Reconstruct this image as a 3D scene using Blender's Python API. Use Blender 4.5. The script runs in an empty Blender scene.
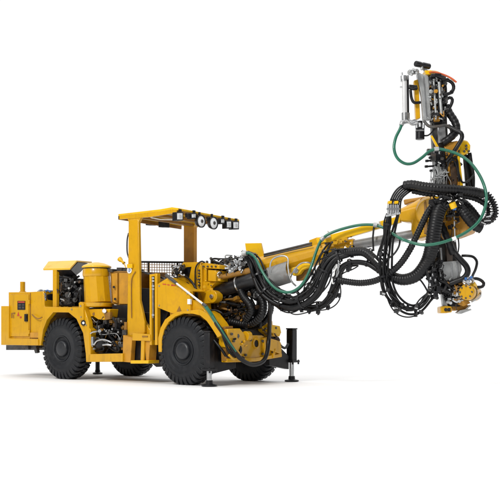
import bpy, bmesh, math, random
from mathutils import Vector, Matrix
R_ = math.radians
sc = bpy.context.scene
col = sc.collection

# ---------------------------------------------------------------- camera
TH = R_(39.0)                      # angle between the line of sight and the machine's side normal
FOC = 976.0                        # focal length in photo pixels (photo is 500 wide)
HOR = 330.0                        # horizon line, photo pixels
F = Vector((-math.sin(TH), math.cos(TH), 0)); RT = Vector((F.y, -F.x, 0)); UP = Vector((0, 0, 1))
D0 = 16.0
HUBZ = 0.56
CAM = Vector((0, -1.0, HUBZ)) - F*D0 - RT*((181.5-250)/FOC*D0) + UP*((351-HOR)/FOC*D0)
cd = bpy.data.cameras.new('camera'); cam = bpy.data.objects.new('camera', cd); col.objects.link(cam)
cam.location = CAM
cam.rotation_euler = (R_(90), 0, math.atan2(F.y, F.x)-R_(90))
cd.sensor_width = 36; cd.lens = FOC/500*36; cd.shift_y = (HOR-250)/500
cd.clip_start = 0.5; cd.clip_end = 600
sc.camera = cam

# ---------------------------------------------------------------- world, lamps, exposure
w = bpy.data.worlds.new('World'); sc.world = w; w.use_nodes = True
nt = w.node_tree; nt.nodes.clear()
# invented studio, shaped for its light: white backdrop behind the machine, dim hall behind the camera, bright diffuse ceiling
out = nt.nodes.new('ShaderNodeOutputWorld'); bg = nt.nodes.new('ShaderNodeBackground')
tc = nt.nodes.new('ShaderNodeTexCoord'); sep = nt.nodes.new('ShaderNodeSeparateXYZ')
nt.links.new(tc.outputs['Generated'], sep.inputs[0])
dot = nt.nodes.new('ShaderNodeVectorMath'); dot.operation = 'DOT_PRODUCT'; dot.inputs[1].default_value = F; nt.links.new(tc.outputs['Generated'], dot.inputs[0])
def maprange(src, a0, a1, b0, b1):
    n = nt.nodes.new('ShaderNodeMapRange'); n.interpolation_type = 'SMOOTHSTEP'; nt.links.new(src, n.inputs[0])
    for i, v in enumerate((a0, a1, b0, b1)): n.inputs[i+1].default_value = v
    return n.outputs[0]
hall = maprange(dot.outputs['Value'], .05, .55, .11, 1.02)       # dim hall > white backdrop
ceil = maprange(sep.outputs['Z'], .52, .72, 0, 1)                # 0 walls, 1 ceiling
mx = nt.nodes.new('ShaderNodeMix'); mx.data_type = 'FLOAT'; nt.links.new(ceil, mx.inputs[0]); nt.links.new(hall, mx.inputs[2]); mx.inputs[3].default_value = 1.6
nt.links.new(mx.outputs[0], bg.inputs[1]); bg.inputs[0].default_value = (1, 1, 1, 1)
nt.links.new(bg.outputs[0], out.inputs[0])
def area(name, loc, target, size, power, size_y=None, colr=(1, 1, 1)):
    l = bpy.data.lights.new(name, 'AREA'); l.energy = power; l.size = size; l.color = colr
    if size_y: l.shape = 'RECTANGLE'; l.size_y = size_y
    o = bpy.data.objects.new(name, l); col.objects.link(o); o.location = loc
    o.rotation_euler = (Vector(target)-Vector(loc)).to_track_quat('-Z', 'Y').to_euler()
    return o
area('key_softbox', (4.5, -22, 15), (0.5, 0, 1.4), 4.5, 4700, 4.5, (1, .985, .96))
sc.view_settings.view_transform = 'Standard'; sc.view_settings.look = 'None'
sc.view_settings.exposure = 0; sc.view_settings.gamma = 1
sc.render.resolution_x = 1024; sc.render.resolution_y = 1024

# ---------------------------------------------------------------- pixel rays to real positions
def ray(px, py): return F + RT*((px-250)/FOC) + UP*((HOR-py)/FOC)
def N(px, py, y): r = ray(px, py); return CAM + r*((y-CAM.y)/r.y)        # on the plane Y = y (the machine's sides)
def XP(px, py, x): r = ray(px, py); return CAM + r*((x-CAM.x)/r.x)       # on the plane X = x (the machine's front)
def ZP(px, py, z): r = ray(px, py); return CAM + r*((z-CAM.z)/r.z)
def DP(px, py, d): return CAM + ray(px, py)*d                            # at a distance d
def dep(p): return (p-CAM).dot(F)
def pxs(d): return d/FOC                                                 # metres per photo pixel at distance d
BO = Vector((0.55, 0.05, 0)); BA = R_(10); BD = Vector((math.cos(BA), math.sin(BA), 0)); BN = Vector((-BD.y, BD.x, 0))
def B(px, py, off=0.0):                                                  # on the boom's vertical plane
    r = ray(px, py); return CAM + r*(((BO+BN*off-CAM).dot(BN))/r.dot(BN))

# ---------------------------------------------------------------- mesh builder
EACH = {'engine_hose', 'engine_fitting', 'bay_hose', 'bay_fitting', 'valve_hose', 'valve_fitting', 'boom_foot_hose', 'boom_foot_pipe', 'boom_foot_fitting', 'carriage_hose', 'carriage_fitting', 'drill_hose', 'drill_fitting',
        'fender_bolts', 'panel_bolts', 'tower_bolts', 'bumper_bolts', 'boom_bolts', 'motor_bolts', 'cradle_bolts', 'wheel_nuts', 'tower_hose', 'knotted_hose', 'braided_cable', 'chain_cable', 'cylinder_pipe', 'motor_connector', 'lever_fitting', 'bay_valve', 'carriage_block', 'pale_tag'}
WHOLE = {'tyre', 'guard_mesh', 'intake_grille', 'panel_print', 'label_print', 'door_print', 'warning_print', 'steering_wheel', 'energy_chain', 'canopy_roof'}
RENAME = {'fender_bolts': 'bolt', 'panel_bolts': 'bolt', 'tower_bolts': 'bolt', 'bumper_bolts': 'bolt', 'boom_bolts': 'bolt', 'motor_bolts': 'bolt', 'cradle_bolts': 'bolt', 'wheel_nuts': 'wheel_nut', 'tank_plugs': 'tank_plug', 'tank_valves': 'tank_valve'}
class MB:
    def __init__(s): s.v = []; s.f = []; s.g = []
    def add(s, vs, fs):
        n = len(s.v); s.v += [tuple(v) for v in vs]; s.f += [tuple(i+n for i in f) for f in fs]; s.g.append((n, len(vs), len(s.f)-len(fs), len(fs))); return s
    def prism(s, pts, vec):
        n = len(pts); vec = Vector(vec); pts = [Vector(p) for p in pts]
        nor = Vector()
        for i in range(n): nor += (pts[i]-pts[0]).cross(pts[(i+1) % n]-pts[0])
        if nor.dot(vec) > 0: pts = pts[::-1]
        s.add(pts+[p+vec for p in pts], [tuple(range(n)), tuple(range(2*n-1, n-1, -1))]+[(i, i+n, (i+1) % n+n, (i+1) % n) for i in range(n)])
        return s
    def box(s, c, sx, sy, sz, ax=None, az=None):
        c = Vector(c); ax = (Vector(ax) if ax else Vector((1, 0, 0))).normalized(); az = (Vector(az) if az else Vector((0, 0, 1))).normalized()
        ay = az.cross(ax).normalized(); az = ax.cross(ay)
        p = [c-ax*sx/2-ay*sy/2-az*sz/2, c+ax*sx/2-ay*sy/2-az*sz/2, c+ax*sx/2+ay*sy/2-az*sz/2, c-ax*sx/2+ay*sy/2-az*sz/2]
        return s.prism(p, az*sz)
    def cyl(s, a, b, r, r2=None, n=20): return s.lathe(a, b, [(0, r), (1, r if r2 is None else r2)], n)
    def lathe(s, a, b, prof, n=24, closed=True):
        a = Vector(a); b = Vector(b); d = b-a; L = d.length; d.normalize()
        u = d.orthogonal().normalized(); w_ = d.cross(u)
        vs = []; fs = []
        for t, r in prof:
            for i in range(n):
                an = 2*math.pi*i/n; vs.append(a+d*(t*L)+(u*math.cos(an)+w_*math.sin(an))*r)
        for k in range(len(prof)-1):
            for i in range(n):
                j = (i+1) % n; fs.append((k*n+i, k*n+j, (k+1)*n+j, (k+1)*n+i))
        if closed:
            fs.append(tuple(range(n-1, -1, -1))); m = (len(prof)-1)*n; fs.append(tuple(range(m, m+n)))
        return s.add(vs, fs)
    def tube(s, path, r, n=10, ribs=0, depth=.12, caps=True):
        pts = path; m = len(pts)
        t0 = (pts[1]-pts[0]).normalized(); u = t0.orthogonal().normalized(); vs = []; fs = []; dist = 0
        for k in range(m):
            t = (pts[min(k+1, m-1)]-pts[max(k-1, 0)]).normalized()
            u = (u-t*u.dot(t)).normalized(); w_ = t.cross(u)
            if k: dist += (pts[k]-pts[k-1]).length
            rr = r(k/(m-1)) if callable(r) else r
            if ribs: rr *= 1-depth*(0.5+0.5*math.cos(2*math.pi*k/ribs))
            for i in range(n):
                an = 2*math.pi*i/n; vs.append(pts[k]+(u*math.cos(an)+w_*math.sin(an))*rr)
        for k in range(m-1):
            for i in range(n):
                j = (i+1) % n; fs.append((k*n+i, k*n+j, (k+1)*n+j, (k+1)*n+i))
        if caps: fs.append(tuple(range(n-1, -1, -1))); fs.append(tuple(range((m-1)*n, m*n)))
        return s.add(vs, fs)
    def ball(s, c, r, sz=1.0, n=14):
        c = Vector(c); pr = []
        for i in range(9):
            a_ = math.pi*i/8; pr.append(((1-math.cos(a_))/2, max(1e-4, math.sin(a_)*r)))
        return s.lathe(c-UP*r*sz, c+UP*r*sz, pr, n)
    def pieces(s, each):
        """meshes of the pieces that do not touch one another"""
        bb = []
        for (v0, nv, f0, nf) in s.g:
            V = s.v[v0:v0+nv]; bb.append(([min(p[k] for p in V) for k in range(3)], [max(p[k] for p in V) for k in range(3)]))
        n = len(bb); par = list(range(n))
        def find(i):
            while par[i] != i: i = par[i]
            return i
        if not each:
            for i in range(n):
                for j in range(i):
                    if all(bb[i][0][k] <= bb[j][1][k]+.004 and bb[j][0][k] <= bb[i][1][k]+.004 for k in range(3)): par[find(i)] = find(j)
        groups = {}
        for i in range(n): groups.setdefault(find(i), []).append(i)
        res = []
        for ids in groups.values():
            m = MB()
            for i in ids:
                v0, nv, f0, nf = s.g[i]; m.add(s.v[v0:v0+nv], [tuple(q-v0 for q in f) for f in s.f[f0:f0+nf]])
            res.append(m)
        return res
    def build(s, name, mat, parent=None, bevel=0, sharp=38):
        ps = s.pieces(name in EACH) if len(s.g) > 1 and name not in WHOLE else [s]
        name = RENAME.get(name, name)
        if len(ps) > 1:
            os_ = [p.build1(name, mat, parent, bevel, sharp) for p in ps]; return os_[0]
        return s.build1(name, mat, parent, bevel, sharp)
    def build1(s, name, mat, parent=None, bevel=0, sharp=38):
        me = bpy.data.meshes.new(name); me.from_pydata(s.v, [], s.f); me.update()
        bm = bmesh.new(); bm.from_mesh(me); bmesh.ops.recalc_face_normals(bm, faces=bm.faces); bm.to_mesh(me); bm.free()
        for p in me.polygons: p.use_smooth = True
        me.set_sharp_from_angle(angle=R_(sharp))
        o = bpy.data.objects.new(name, me); col.objects.link(o); me.materials.append(mat)
        if parent: o.parent = parent
        if bevel:
            b = o.modifiers.new('bevel', 'BEVEL'); b.width = bevel; b.segments = 2; b.limit_method = 'ANGLE'; b.angle_limit = R_(40)
        return o
def side(pts, y0, y1, m=None):
    m = m or MB(); return m.prism([N(x, y, y0) for x, y in pts], (0, y1-y0, 0))
def front(pts, x0, x1, m=None):
    m = m or MB(); return m.prism([XP(x, y, x0) for x, y in pts], (x1-x0, 0, 0))
def deep(pts, d, t, m=None):
    m = m or MB(); return m.prism([DP(x, y, d) for x, y in pts], F*t)
def bprism(pts, o0, o1, m=None):
    m = m or MB(); return m.prism([B(x, y, o0) for x, y in pts], BN*(o1-o0))
def rect(x0, y0, x1, y1): return [(x0, y0), (x1, y0), (x1, y1), (x0, y1)]
def spline(P, step=.02):
    P = [Vector(p) for p in P]; Q = [P[0]*2-P[1]]+P+[P[-1]*2-P[-2]]; outp = []
    for i in range(1, len(Q)-2):
        a_, b_, c_, d_ = Q[i-1:i+3]; n = max(3, int((c_-b_).length/step))
        for k in range(n):
            t = k/n; outp.append(.5*((2*b_)+(c_-a_)*t+(2*a_-5*b_+4*c_-d_)*t*t+(3*b_-a_-3*c_+d_)*t**3))
    outp.append(P[-1]); 
    # even spacing
    res = [outp[0]]; acc = 0
    for i in range(1, len(outp)):
        seg = (outp[i]-outp[i-1]).length
        while acc+seg >= step:
            t = (step-acc)/seg; outp[i-1] = outp[i-1].lerp(outp[i], t); res.append(outp[i-1].copy()); seg = (outp[i]-outp[i-1]).length; acc = 0
        acc += seg
    res.append(outp[-1]) if (res[-1]-outp[-1]).length > step*.3 else None
    return res

# ---------------------------------------------------------------- materials
def mat(name, c, rough=.5, metal=0, var=.12, scale=4, dirt=None, dirt_amt=.5, dirt_scale=2.2, bump=0, coat=0, bump_scale=60, spec=None, streak=0):
    m = bpy.data.materials.new(name); m.use_nodes = True; t = m.node_tree; p = t.nodes['Principled BSDF']
    p.inputs['Roughness'].default_value = rough; p.inputs['Metallic'].default_value = metal; p.inputs['Coat Weight'].default_value = coat
    if spec is not None: p.inputs['Specular IOR Level'].default_value = spec
    g = t.nodes.new('ShaderNodeNewGeometry')
    n = t.nodes.new('ShaderNodeTexNoise'); n.inputs['Scale'].default_value = scale; n.inputs['Detail'].default_value = 6
    t.links.new(g.outputs['Position'], n.inputs['Vector'])
    r = t.nodes.new('ShaderNodeValToRGB'); r.color_ramp.elements[0].position = .3; r.color_ramp.elements[1].position = .7
    lo = [x*(1-var) for x in c]; hi = [min(1, x*(1+var*.6)) for x in c]
    r.color_ramp.elements[0].color = (*lo, 1); r.color_ramp.elements[1].color = (*hi, 1); t.links.new(n.outputs[0], r.inputs[0])
    src = r.outputs[0]
    if dirt:
        n2 = t.nodes.new('ShaderNodeTexNoise'); n2.inputs['Scale'].default_value = dirt_scale; n2.inputs['Detail'].default_value = 9; n2.inputs['Roughness'].default_value = .7
        t.links.new(g.outputs['Position'], n2.inputs['Vector'])
        r2 = t.nodes.new('ShaderNodeValToRGB'); r2.color_ramp.elements[0].position = .52; r2.color_ramp.elements[1].position = .72
        r2.color_ramp.elements[0].color = (0, 0, 0, 1); r2.color_ramp.elements[1].color = (dirt_amt,)*3+(1,)
        t.links.new(n2.outputs[0], r2.inputs[0])
        mx = t.nodes.new('ShaderNodeMix'); mx.data_type = 'RGBA'; t.links.new(r2.outputs[0], mx.inputs[0]); t.links.new(src, mx.inputs[6]); mx.inputs[7].default_value = (*dirt, 1); src = mx.outputs[2]
        ra = t.nodes.new('ShaderNodeMath'); ra.operation = 'MULTIPLY_ADD'; t.links.new(r2.outputs[0], ra.inputs[0]); ra.inputs[1].default_value = .35; ra.inputs[2].default_value = rough
        t.links.new(ra.outputs[0], p.inputs['Roughness'])
    if streak:      # run-down dirt and scuffs
        mp = t.nodes.new('ShaderNodeMapping'); mp.inputs['Scale'].default_value = (16, 16, 1.6); t.links.new(g.outputs['Position'], mp.inputs['Vector'])
        n4 = t.nodes.new('ShaderNodeTexNoise'); n4.inputs['Scale'].default_value = 1.0; n4.inputs['Detail'].default_value = 8; n4.inputs['Roughness'].default_value = .65; t.links.new(mp.outputs[0], n4.inputs['Vector'])
        r4 = t.nodes.new('ShaderNodeValToRGB'); r4.color_ramp.elements[0].position = .56; r4.color_ramp.elements[1].position = .74; r4.color_ramp.elements[0].color = (0, 0, 0, 1); r4.color_ramp.elements[1].color = (streak,)*3+(1,); t.links.new(n4.outputs[0], r4.inputs[0])
        m4 = t.nodes.new('ShaderNodeMix'); m4.data_type = 'RGBA'; t.links.new(r4.outputs[0], m4.inputs[0]); t.links.new(src, m4.inputs[6]); m4.inputs[7].default_value = (.16, .075, .015, 1); src = m4.outputs[2]
        n5 = t.nodes.new('ShaderNodeTexNoise'); n5.inputs['Scale'].default_value = 26; n5.inputs['Detail'].default_value = 9; t.links.new(g.outputs['Position'], n5.inputs['Vector'])
        r5 = t.nodes.new('ShaderNodeValToRGB'); r5.color_ramp.elements[0].position = .69; r5.color_ramp.elements[1].position = .76; r5.color_ramp.elements[0].color = (0, 0, 0, 1); r5.color_ramp.elements[1].color = (.6, .6, .6, 1); t.links.new(n5.outputs[0], r5.inputs[0])
        m5 = t.nodes.new('ShaderNodeMix'); m5.data_type = 'RGBA'; t.links.new(r5.outputs[0], m5.inputs[0]); t.links.new(src, m5.inputs[6]); m5.inputs[7].default_value = (.10, .05, .015, 1); src = m5.outputs[2]
    t.links.new(src, p.inputs['Base Color'])
    if bump:
        n3 = t.nodes.new('ShaderNodeTexNoise'); n3.inputs['Scale'].default_value = bump_scale; t.links.new(g.outputs['Position'], n3.inputs['Vector'])
        b = t.nodes.new('ShaderNodeBump'); b.inputs['Strength'].default_value = bump; b.inputs['Distance'].default_value = .01
        t.links.new(n3.outputs[0], b.inputs['Height']); t.links.new(b.outputs[0], p.inputs['Normal'])
    return m
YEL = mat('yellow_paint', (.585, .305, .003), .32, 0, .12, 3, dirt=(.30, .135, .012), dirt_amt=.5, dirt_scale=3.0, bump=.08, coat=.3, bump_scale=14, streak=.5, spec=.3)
YDK = mat('shaded_grimy_yellow_paint', (.27, .125, .010), .5, 0, .3, 5, dirt=(.07, .035, .012), dirt_amt=.8, dirt_scale=5, bump=.2, bump_scale=30)  # grime noise over yellow darkened to paint in shade on undersides
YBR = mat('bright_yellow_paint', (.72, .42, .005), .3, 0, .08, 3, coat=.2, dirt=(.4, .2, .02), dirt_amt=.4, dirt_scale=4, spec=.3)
BLK = mat('black_rubber', (.006, .006, .007), .5, 0, .3, 20, spec=.3)
HOS = mat('hose_rubber', (.005, .005, .006), .4, 0, .3, 30, spec=.3, dirt=(.035, .03, .026), dirt_amt=.45, dirt_scale=7)
BPT = mat('black_paint', (.007, .007, .009), .36, 0, .3, 8, dirt=(.05, .04, .03), dirt_amt=.35, dirt_scale=8, bump=.1, spec=.35)
TYR = mat('tyre_rubber', (.007, .008, .0105), .5, 0, .3, 12, dirt=(.028, .027, .027), dirt_amt=.5, dirt_scale=6, bump=.25, bump_scale=80, spec=.35)
RIM = mat('dark_grey_paint', (.011, .0125, .016), .4, 0, .25, 8, dirt=(.05, .045, .04), dirt_amt=.5, dirt_scale=9)
STL = mat('bare_steel', (.55, .56, .57), .28, .9, .25, 14, dirt=(.2, .18, .16), dirt_amt=.5, dirt_scale=9)
ALU = mat('dull_aluminium', (.42, .43, .43), .42, .65, .22, 9, dirt=(.15, .13, .11), dirt_amt=.6, dirt_scale=7)
POL = mat('polished_steel', (.80, .80, .80), .22, .45, .08, 8)
CHR = mat('chrome', (.85, .86, .88), .1, 1, .04, 8)
GRN = mat('green_rubber', (.005, .115, .066), .38, 0, .15, 14, coat=.2)
RED = mat('orange_hose_rubber', (.55, .09, .02), .5, 0, .2, 14)
TAN = mat('tan_hose_rubber', (.62, .42, .2), .5, 0, .2, 14)
WHT = mat('white_plastic', (.82, .82, .80), .35, 0, .1, 10)
LNS = mat('lamp_glass', (.80, .83, .86), .12, 0, .12, 40, coat=.5)
BLU = mat('blue_plastic', (.03, .12, .35), .4)
GRY = mat('dark_steel', (.07, .068, .066), .42, .4, .35, 12, dirt=(.12, .06, .02), dirt_amt=.5, dirt_scale=10)
SHY = mat('shaded_weathered_yellow_paint', (.50, .235, .015), .45, 0, .2, 4, dirt=(.2, .1, .02), dirt_amt=.6, dirt_scale=5, bump=.1, bump_scale=20)  # dirt noise over yellow darkened to paint in shade, far post and tank
OIL = mat('oily_brown_steel', (.055, .028, .012), .4, .1, .5, 9, dirt=(.18, .09, .015), dirt_amt=.7, dirt_scale=7, bump=.2)
DLG = mat('brushed_grey_plate', (.24, .24, .235), .42, .35, .2, 9, dirt=(.20, .13, .10), dirt_amt=.6, dirt_scale=8)
RDP = mat('red_print', (.45, .04, .02), .5)

def setp(o, label=None, cat=None, kind=None, group=None):
    if label: o['label'] = label
    if cat: o['category'] = cat
    if kind: o['kind'] = kind
    if group: o['group'] = group
    return o
# ---------------------------------------------------------------- ground
g = MB(); S = 250
g.add([(-S, -S, 0), (S, -S, 0), (S, S, 0), (-S, S, 0)], [(0, 1, 2, 3)])
gm = mat('studio_floor', (.86, .86, .86), .6, 0, .0, 1, spec=.15)
setp(g.build('floor', gm), kind='structure')

rig = bpy.data.objects.new('drilling_rig', None); col.objects.link(rig)
setp(rig, 'yellow four-wheeled rock drilling rig with long boom, upright drill feed and green hose', 'drilling rig')
def part(m, name, mt, parent=None, bevel=.006, **k): return m.build(name, mt, parent or rig, bevel, **k)

# bolts on a side plane
def bolt_side(m, px, py, y, r=.012, h=.012):
    p = N(px, py, y); m.cyl(p, p-Vector((0, h, 0)), r, r, 6)
def clutter(reg, y0, y1, n, seed, parent, plane=N, size=.05, mats=None, toward=None):
    rr = random.Random(seed); mats = mats or [GRY, OIL, YDK, ALU, BPT, BPT, GRY]; tw = toward or Vector((.3, -1, 0))
    for k in range(n):
        p = plane(rr.uniform(reg[0], reg[2]), rr.uniform(reg[1], reg[3]), rr.uniform(y0, y1)); sz = size*rr.uniform(.5, 1.3); kind = rr.randrange(5); m = MB()
        d = (tw+Vector((rr.uniform(-.8, .8), rr.uniform(-.8, .8), rr.uniform(-.8, .8)))).normalized()
        if kind == 0: m.box(p, sz*1.2, sz, sz*rr.uniform(.6, 1.8), d.cross(UP), d); nm = 'valve_block'
        elif kind == 1: m.lathe(p, p+d*sz*1.8, [(0, sz*.4), (.3, sz*.4), (.32, sz*.28), (.7, sz*.28), (.72, sz*.38), (1, sz*.34)], 8); nm = 'hose_end'
        elif kind == 2: m.tube(spline([p, p+d*sz, p+d*sz*1.3+UP*sz*rr.uniform(-1.5, 1.5), p+d*sz*.6+UP*sz*rr.uniform(-3, 3)+RT*sz*rr.uniform(-2, 2)], .012), sz*.2, 7); nm = 'bent_pipe'
        elif kind == 3: m.lathe(p, p+d*sz*.7, [(0, sz*.7), (.5, sz*.75), (.6, sz*.45), (1, sz*.4)], 14); nm = 'round_cap'
        else: m.prism([p+RT*sz*a+UP*sz*b for a, b in ((-1, -.7), (.4, -.9), (.9, 0), (.5, .8), (-.9, .6))], F*.012); nm = 'bracket_plate'
        part(m, nm, mats[rr.randrange(len(mats))], parent, .003)
def bolt_dir(m, p, d, r=.014, h=.014): m.cyl(p, p+Vector(d).normalized()*h, r, r, 6)

# ---------------------------------------------------------------- wheels
WR = .57; WW = .34
def wheel(cx, cy, parent, flip):
    s = 1 if flip else -1          # outer face direction on Y
    root = bpy.data.objects.new('wheel', None); col.objects.link(root); root.parent = parent; root.location = (cx, cy, WR-.008)
    t = MB(); a_ = Vector((0, -s*WW/2, 0)); b_ = Vector((0, s*WW/2, 0))
    prof = [(.14, .20), (.06, .26), (.0, .36), (.02, .44), (.07, .50), (.14, .532), (.5, .545), (.86, .532), (.93, .50), (.975, .455), (1.0, .39), (.995, .35), (.985, .345), (.985, .33), (.975, .325), (.955, .285), (.95, .255), (.925, .245), (.91, .215), (.84, .20)]
    t.lathe(a_, b_, prof, 72)
    n = 34
    for sd in (-1, 1):
        for i in range(n):
            a0 = 2*math.pi*(i+(.5 if sd > 0 else 0))/n; da = 2*math.pi/n
            def pt(ang, y, r): return Vector((math.cos(ang)*r, y, math.sin(ang)*r))
            w0 = da*.34
            sk = da*.35
            # lug from centre line to the shoulder, then down the sidewall
            sec = [(0.008, .545, .570, sk), (WW*.33, .535, .570, 0), (WW*.435, .505, .548, 0), (WW*.487, .45, .478, 0)]
            vs = []
            for yy, r0, r1, k in sec:
                vs += [pt(a0+k-w0, sd*yy, r0-.02), pt(a0+k+w0, sd*yy, r0-.02), pt(a0+k+w0*.85, sd*yy, r1), pt(a0+k-w0*.85, sd*yy, r1)]
            vs[12:16] = [v+Vector((0, sd*.004, 0)) for v in vs[12:16]]
            fs = [(0, 1, 2, 3), (12, 15, 14, 13)]
            for k in range(3):
                for j in range(4): fs.append((k*4+j, k*4+(j+1) % 4, k*4+4+(j+1) % 4, k*4+4+j))
            t.add(vs, fs)
    part(t, 'tyre', TYR, root, .004)
    r = MB()
    r.lathe(Vector((0, -s*.15, 0)), Vector((0, s*.16, 0)), [(0, .21), (.90, .215), (.97, .232), (.97, .222), (.90, .205), (.45, .195), (.40, .15), (.42, .10), (.44, .0)], 48, closed=False)
    rm = part(r, 'rim', RIM, root, 0)
    h = MB(); h.lathe(Vector((0, s*.08, 0)), Vector((0, s*.165, 0)), [(0, .150), (.5, .150), (.9, .140), (1.06, .125), (1.13, .09), (1.15, .001)], 32, closed=False)
    part(h, 'hub', RIM, root, 0)
    bl = MB()
    for i in range(10):
        an = 2*math.pi*i/10; c = Vector((math.cos(an)*.178, s*.07, math.sin(an)*.178)); bl.cyl(c, c+Vector((0, s*.035, 0)), .011, .011, 6)
    part(bl, 'wheel_nuts', GRY, root, 0)
    root.rotation_euler = (0, random.random()*6, 0)
random.seed(3)
XR = N(60.6, 350.6, -1.0).x; XF = 0.0
for cx in (XF, XR):
    for cy, fl in ((-.83, False), (.83, True)): wheel(cx, cy, rig, fl)
for cx in (XF, XR):
    m = MB(); m.cyl((cx, -.7, WR), (cx, .7, WR), .13, .13); m.ball((cx, 0, WR), .24); part(m, 'axle', GRY)

# ---------------------------------------------------------------- rear end
YS = -1.02
def yb(pts, y0, y1, name, mt=YEL, parent=None, bevel=.008): return part(side(pts, y0, y1), name, mt, parent, bevel)
yb([(1, 306), (8.6, 306), (8.6, 338.5), (38, 339), (38, 345.5), (1, 345)], YS-.02, .75, 'rear_bumper')
cab = yb([(8.5, 292.2), (30, 292), (43.5, 291.2), (44.5, 306), (49, 312), (40, 330), (38, 339), (9, 339)], YS+.04, -.72, 'rear_cabinet')
yb([(9, 296), (26, 296), (26, 339), (9, 339)], -.715, .70, 'rear_box')
yb(rect(10, 294.5, 28.4, 336.5), YS+.02, YS+.045, 'cabinet_door', YEL, cab, .005)
yb(rect(29.7, 292.8, 30.4, 338.6), YS+.03, YS+.045, 'seam', YDK, cab, 0)
lab = yb(rect(17.4, 301, 25, 309.8), YS+.012, YS+.022, 'label_plate', BPT, cab, 0)
m = MB(); side(rect(18, 301.4, 24.6, 302.8), YS+.008, YS+.014, m); part(m, 'red_stripe', RDP, lab, 0)
m = MB()
for k in range(4): side(rect(18.4+(k % 2)*3.4, 304+(k//2)*2.6, 21+(k % 2)*3.2, 305.8+(k//2)*2.6), YS+.008, YS+.014, m)
part(m, 'label_print', GRY, lab, 0)
m = MB(); side(rect(24.2, 314, 26.8, 321.5), YS-.01, YS+.02, m); side(rect(24.8, 315.5, 26.2, 318.5), YS-.03, YS-.01, m); part(m, 'door_handle', BPT, cab, .003)
m = MB(); side([(11, 313), (15, 312.5), (15, 314), (12.2, 314.3), (12.2, 318), (11, 318)], YS+.014, YS+.022, m); side(rect(12.9, 315, 13.8, 318.2), YS+.014, YS+.022, m)
part(m, 'door_print', YDK, cab, 0)
m = MB(); side([(17, 316), (18.2, 311.8), (19.3, 316)], YS+.014, YS+.022, m); side([(19.6, 318.2), (19.9, 316.4), (21.4, 316.4), (21.4, 318.2)], YS+.014, YS+.022, m); part(m, 'warning_print', RDP, cab, 0)
m = MB(); 
for py in (300, 330): side(rect(28.2, py, 29.3, py+4), YS+.005, YS+.03, m)
part(m, 'door_hinge', YEL, cab, .003)
m = MB(); p0 = N(22.7, 294, -.6); m.cyl(p0, p0+UP*.24, .05, .05); m.cyl(p0+UP*.0, p0+UP*.05, .07, .07); part(m, 'exhaust_pipe', YEL, cab, .004)
m = MB(); m.tube(spline([N(32, 314.5, YS+.0), N(35.5, 317.6, YS-.02), N(39, 318.6, YS-.02), N(42, 317.2, YS)]), .012); part(m, 'grab_handle', YDK, cab, 0)
# under the cabinet: pipes and tow hook
m = MB(); side(rect(22, 345, 38, 348), -.9, -.5, m); side([(33.6, 346), (36, 346), (37, 352.6), (35, 353.3), (34, 350)], -.95, -.88, m); side(rect(25, 346, 28, 349.5), -.95, -.88, m); side(rect(6, 345, 60, 350), -.45, .4, m); part(m, 'tow_hitch', GRY, None, .004)
yb([(30, 332.5), (38.5, 332.5), (38.5, 337.8), (30, 337.8)], YS, YS+.05, 'rear_step', SHY)
# rear fender: arch over the wheel
fen = [(43.5, 306.8), (84, 307.5), (88.6, 322), (90.3, 353), (90.3, 362), (86, 362), (85.6, 353), (83, 333), (76.4, 319), (68.5, 312.5), (53, 312.3), (46.6, 320), (43, 329.5), (40.6, 345.5), (38, 345.5), (38, 330), (44.5, 312)]
fr = yb(fen, YS, YS+.10, 'rear_fender')
m = MB()   # inner arch lining going across
inner = [(85.6, 353), (83, 333), (76.4, 319), (68.5, 312.5), (53, 312.3), (46.6, 320), (43, 329.5), (40.6, 345.5)]
outer = [(x+(1.2 if x > 65 else -1), y-1.2) for x, y in inner]
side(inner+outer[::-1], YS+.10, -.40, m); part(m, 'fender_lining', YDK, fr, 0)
m = MB(); side([(78.6, 303), (80.2, 301.8), (82.2, 302.4), (83.4, 305), (83.4, 320), (79.4, 320)], YS-.03, YS+.12, m); part(m, 'lifting_lug', YEL, fr, .004)
m = MB(); bolt_side(m, 80.9, 306, YS-.03, .02); bolt_side(m, 81.3, 317, YS-.03, .014); bolt_side(m, 72, 309.4, YS, .016); bolt_side(m, 86.4, 325, YS, .016); part(m, 'fender_bolts', STL, fr, 0)
# main frame behind
m = MB(); side([(44, 309), (126, 309), (126, 352), (88, 352), (84, 335), (76, 320), (50, 316)], -.45, .45, m); part(m, 'rear_frame', YDK, None)
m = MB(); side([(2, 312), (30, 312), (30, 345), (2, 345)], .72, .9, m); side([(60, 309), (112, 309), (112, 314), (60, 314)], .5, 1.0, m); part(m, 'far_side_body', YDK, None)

# ---------------------------------------------------------------- engine, hood
hd = MB()
a0, a1 = N(43, 268.8, -.98), N(69.8, 268.2, -.98); b0, b1 = N(48.4, 261.4, -.72), N(76.8, 260.4, -.72)
c1 = N(92, 261.6, -.15); c0 = c1+(b0-b1)
th = Vector((0, .01, -.03))
hd.prism([a0, a1, b1, b0], th); hd.prism([b0, b1, c1, c0], (0, 0, -.03)); part(hd, 'engine_hood', YBR, None, .005)
m = MB(); a2 = a1+Vector((.0, 0.02, -.03)); b2 = b1+Vector((0, .03, -.035)); 
m.prism([a2, b2, c1+Vector((0, -.1, -.035)), c1+Vector((-.02, -.25, -.20)), a1+Vector((-.05, .2, -.12))], Vector((-.45, 0, 0))); part(m, 'hood_duct', BPT, None)
yb(rect(52.6, 269.5, 56.4, 308), -.97, -.90, 'hood_post')
m = MB(); side(rect(68, 277, 70, 307), -.3, -.24, m); part(m, 'hood_rear_post', YDK)
en = MB()
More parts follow.
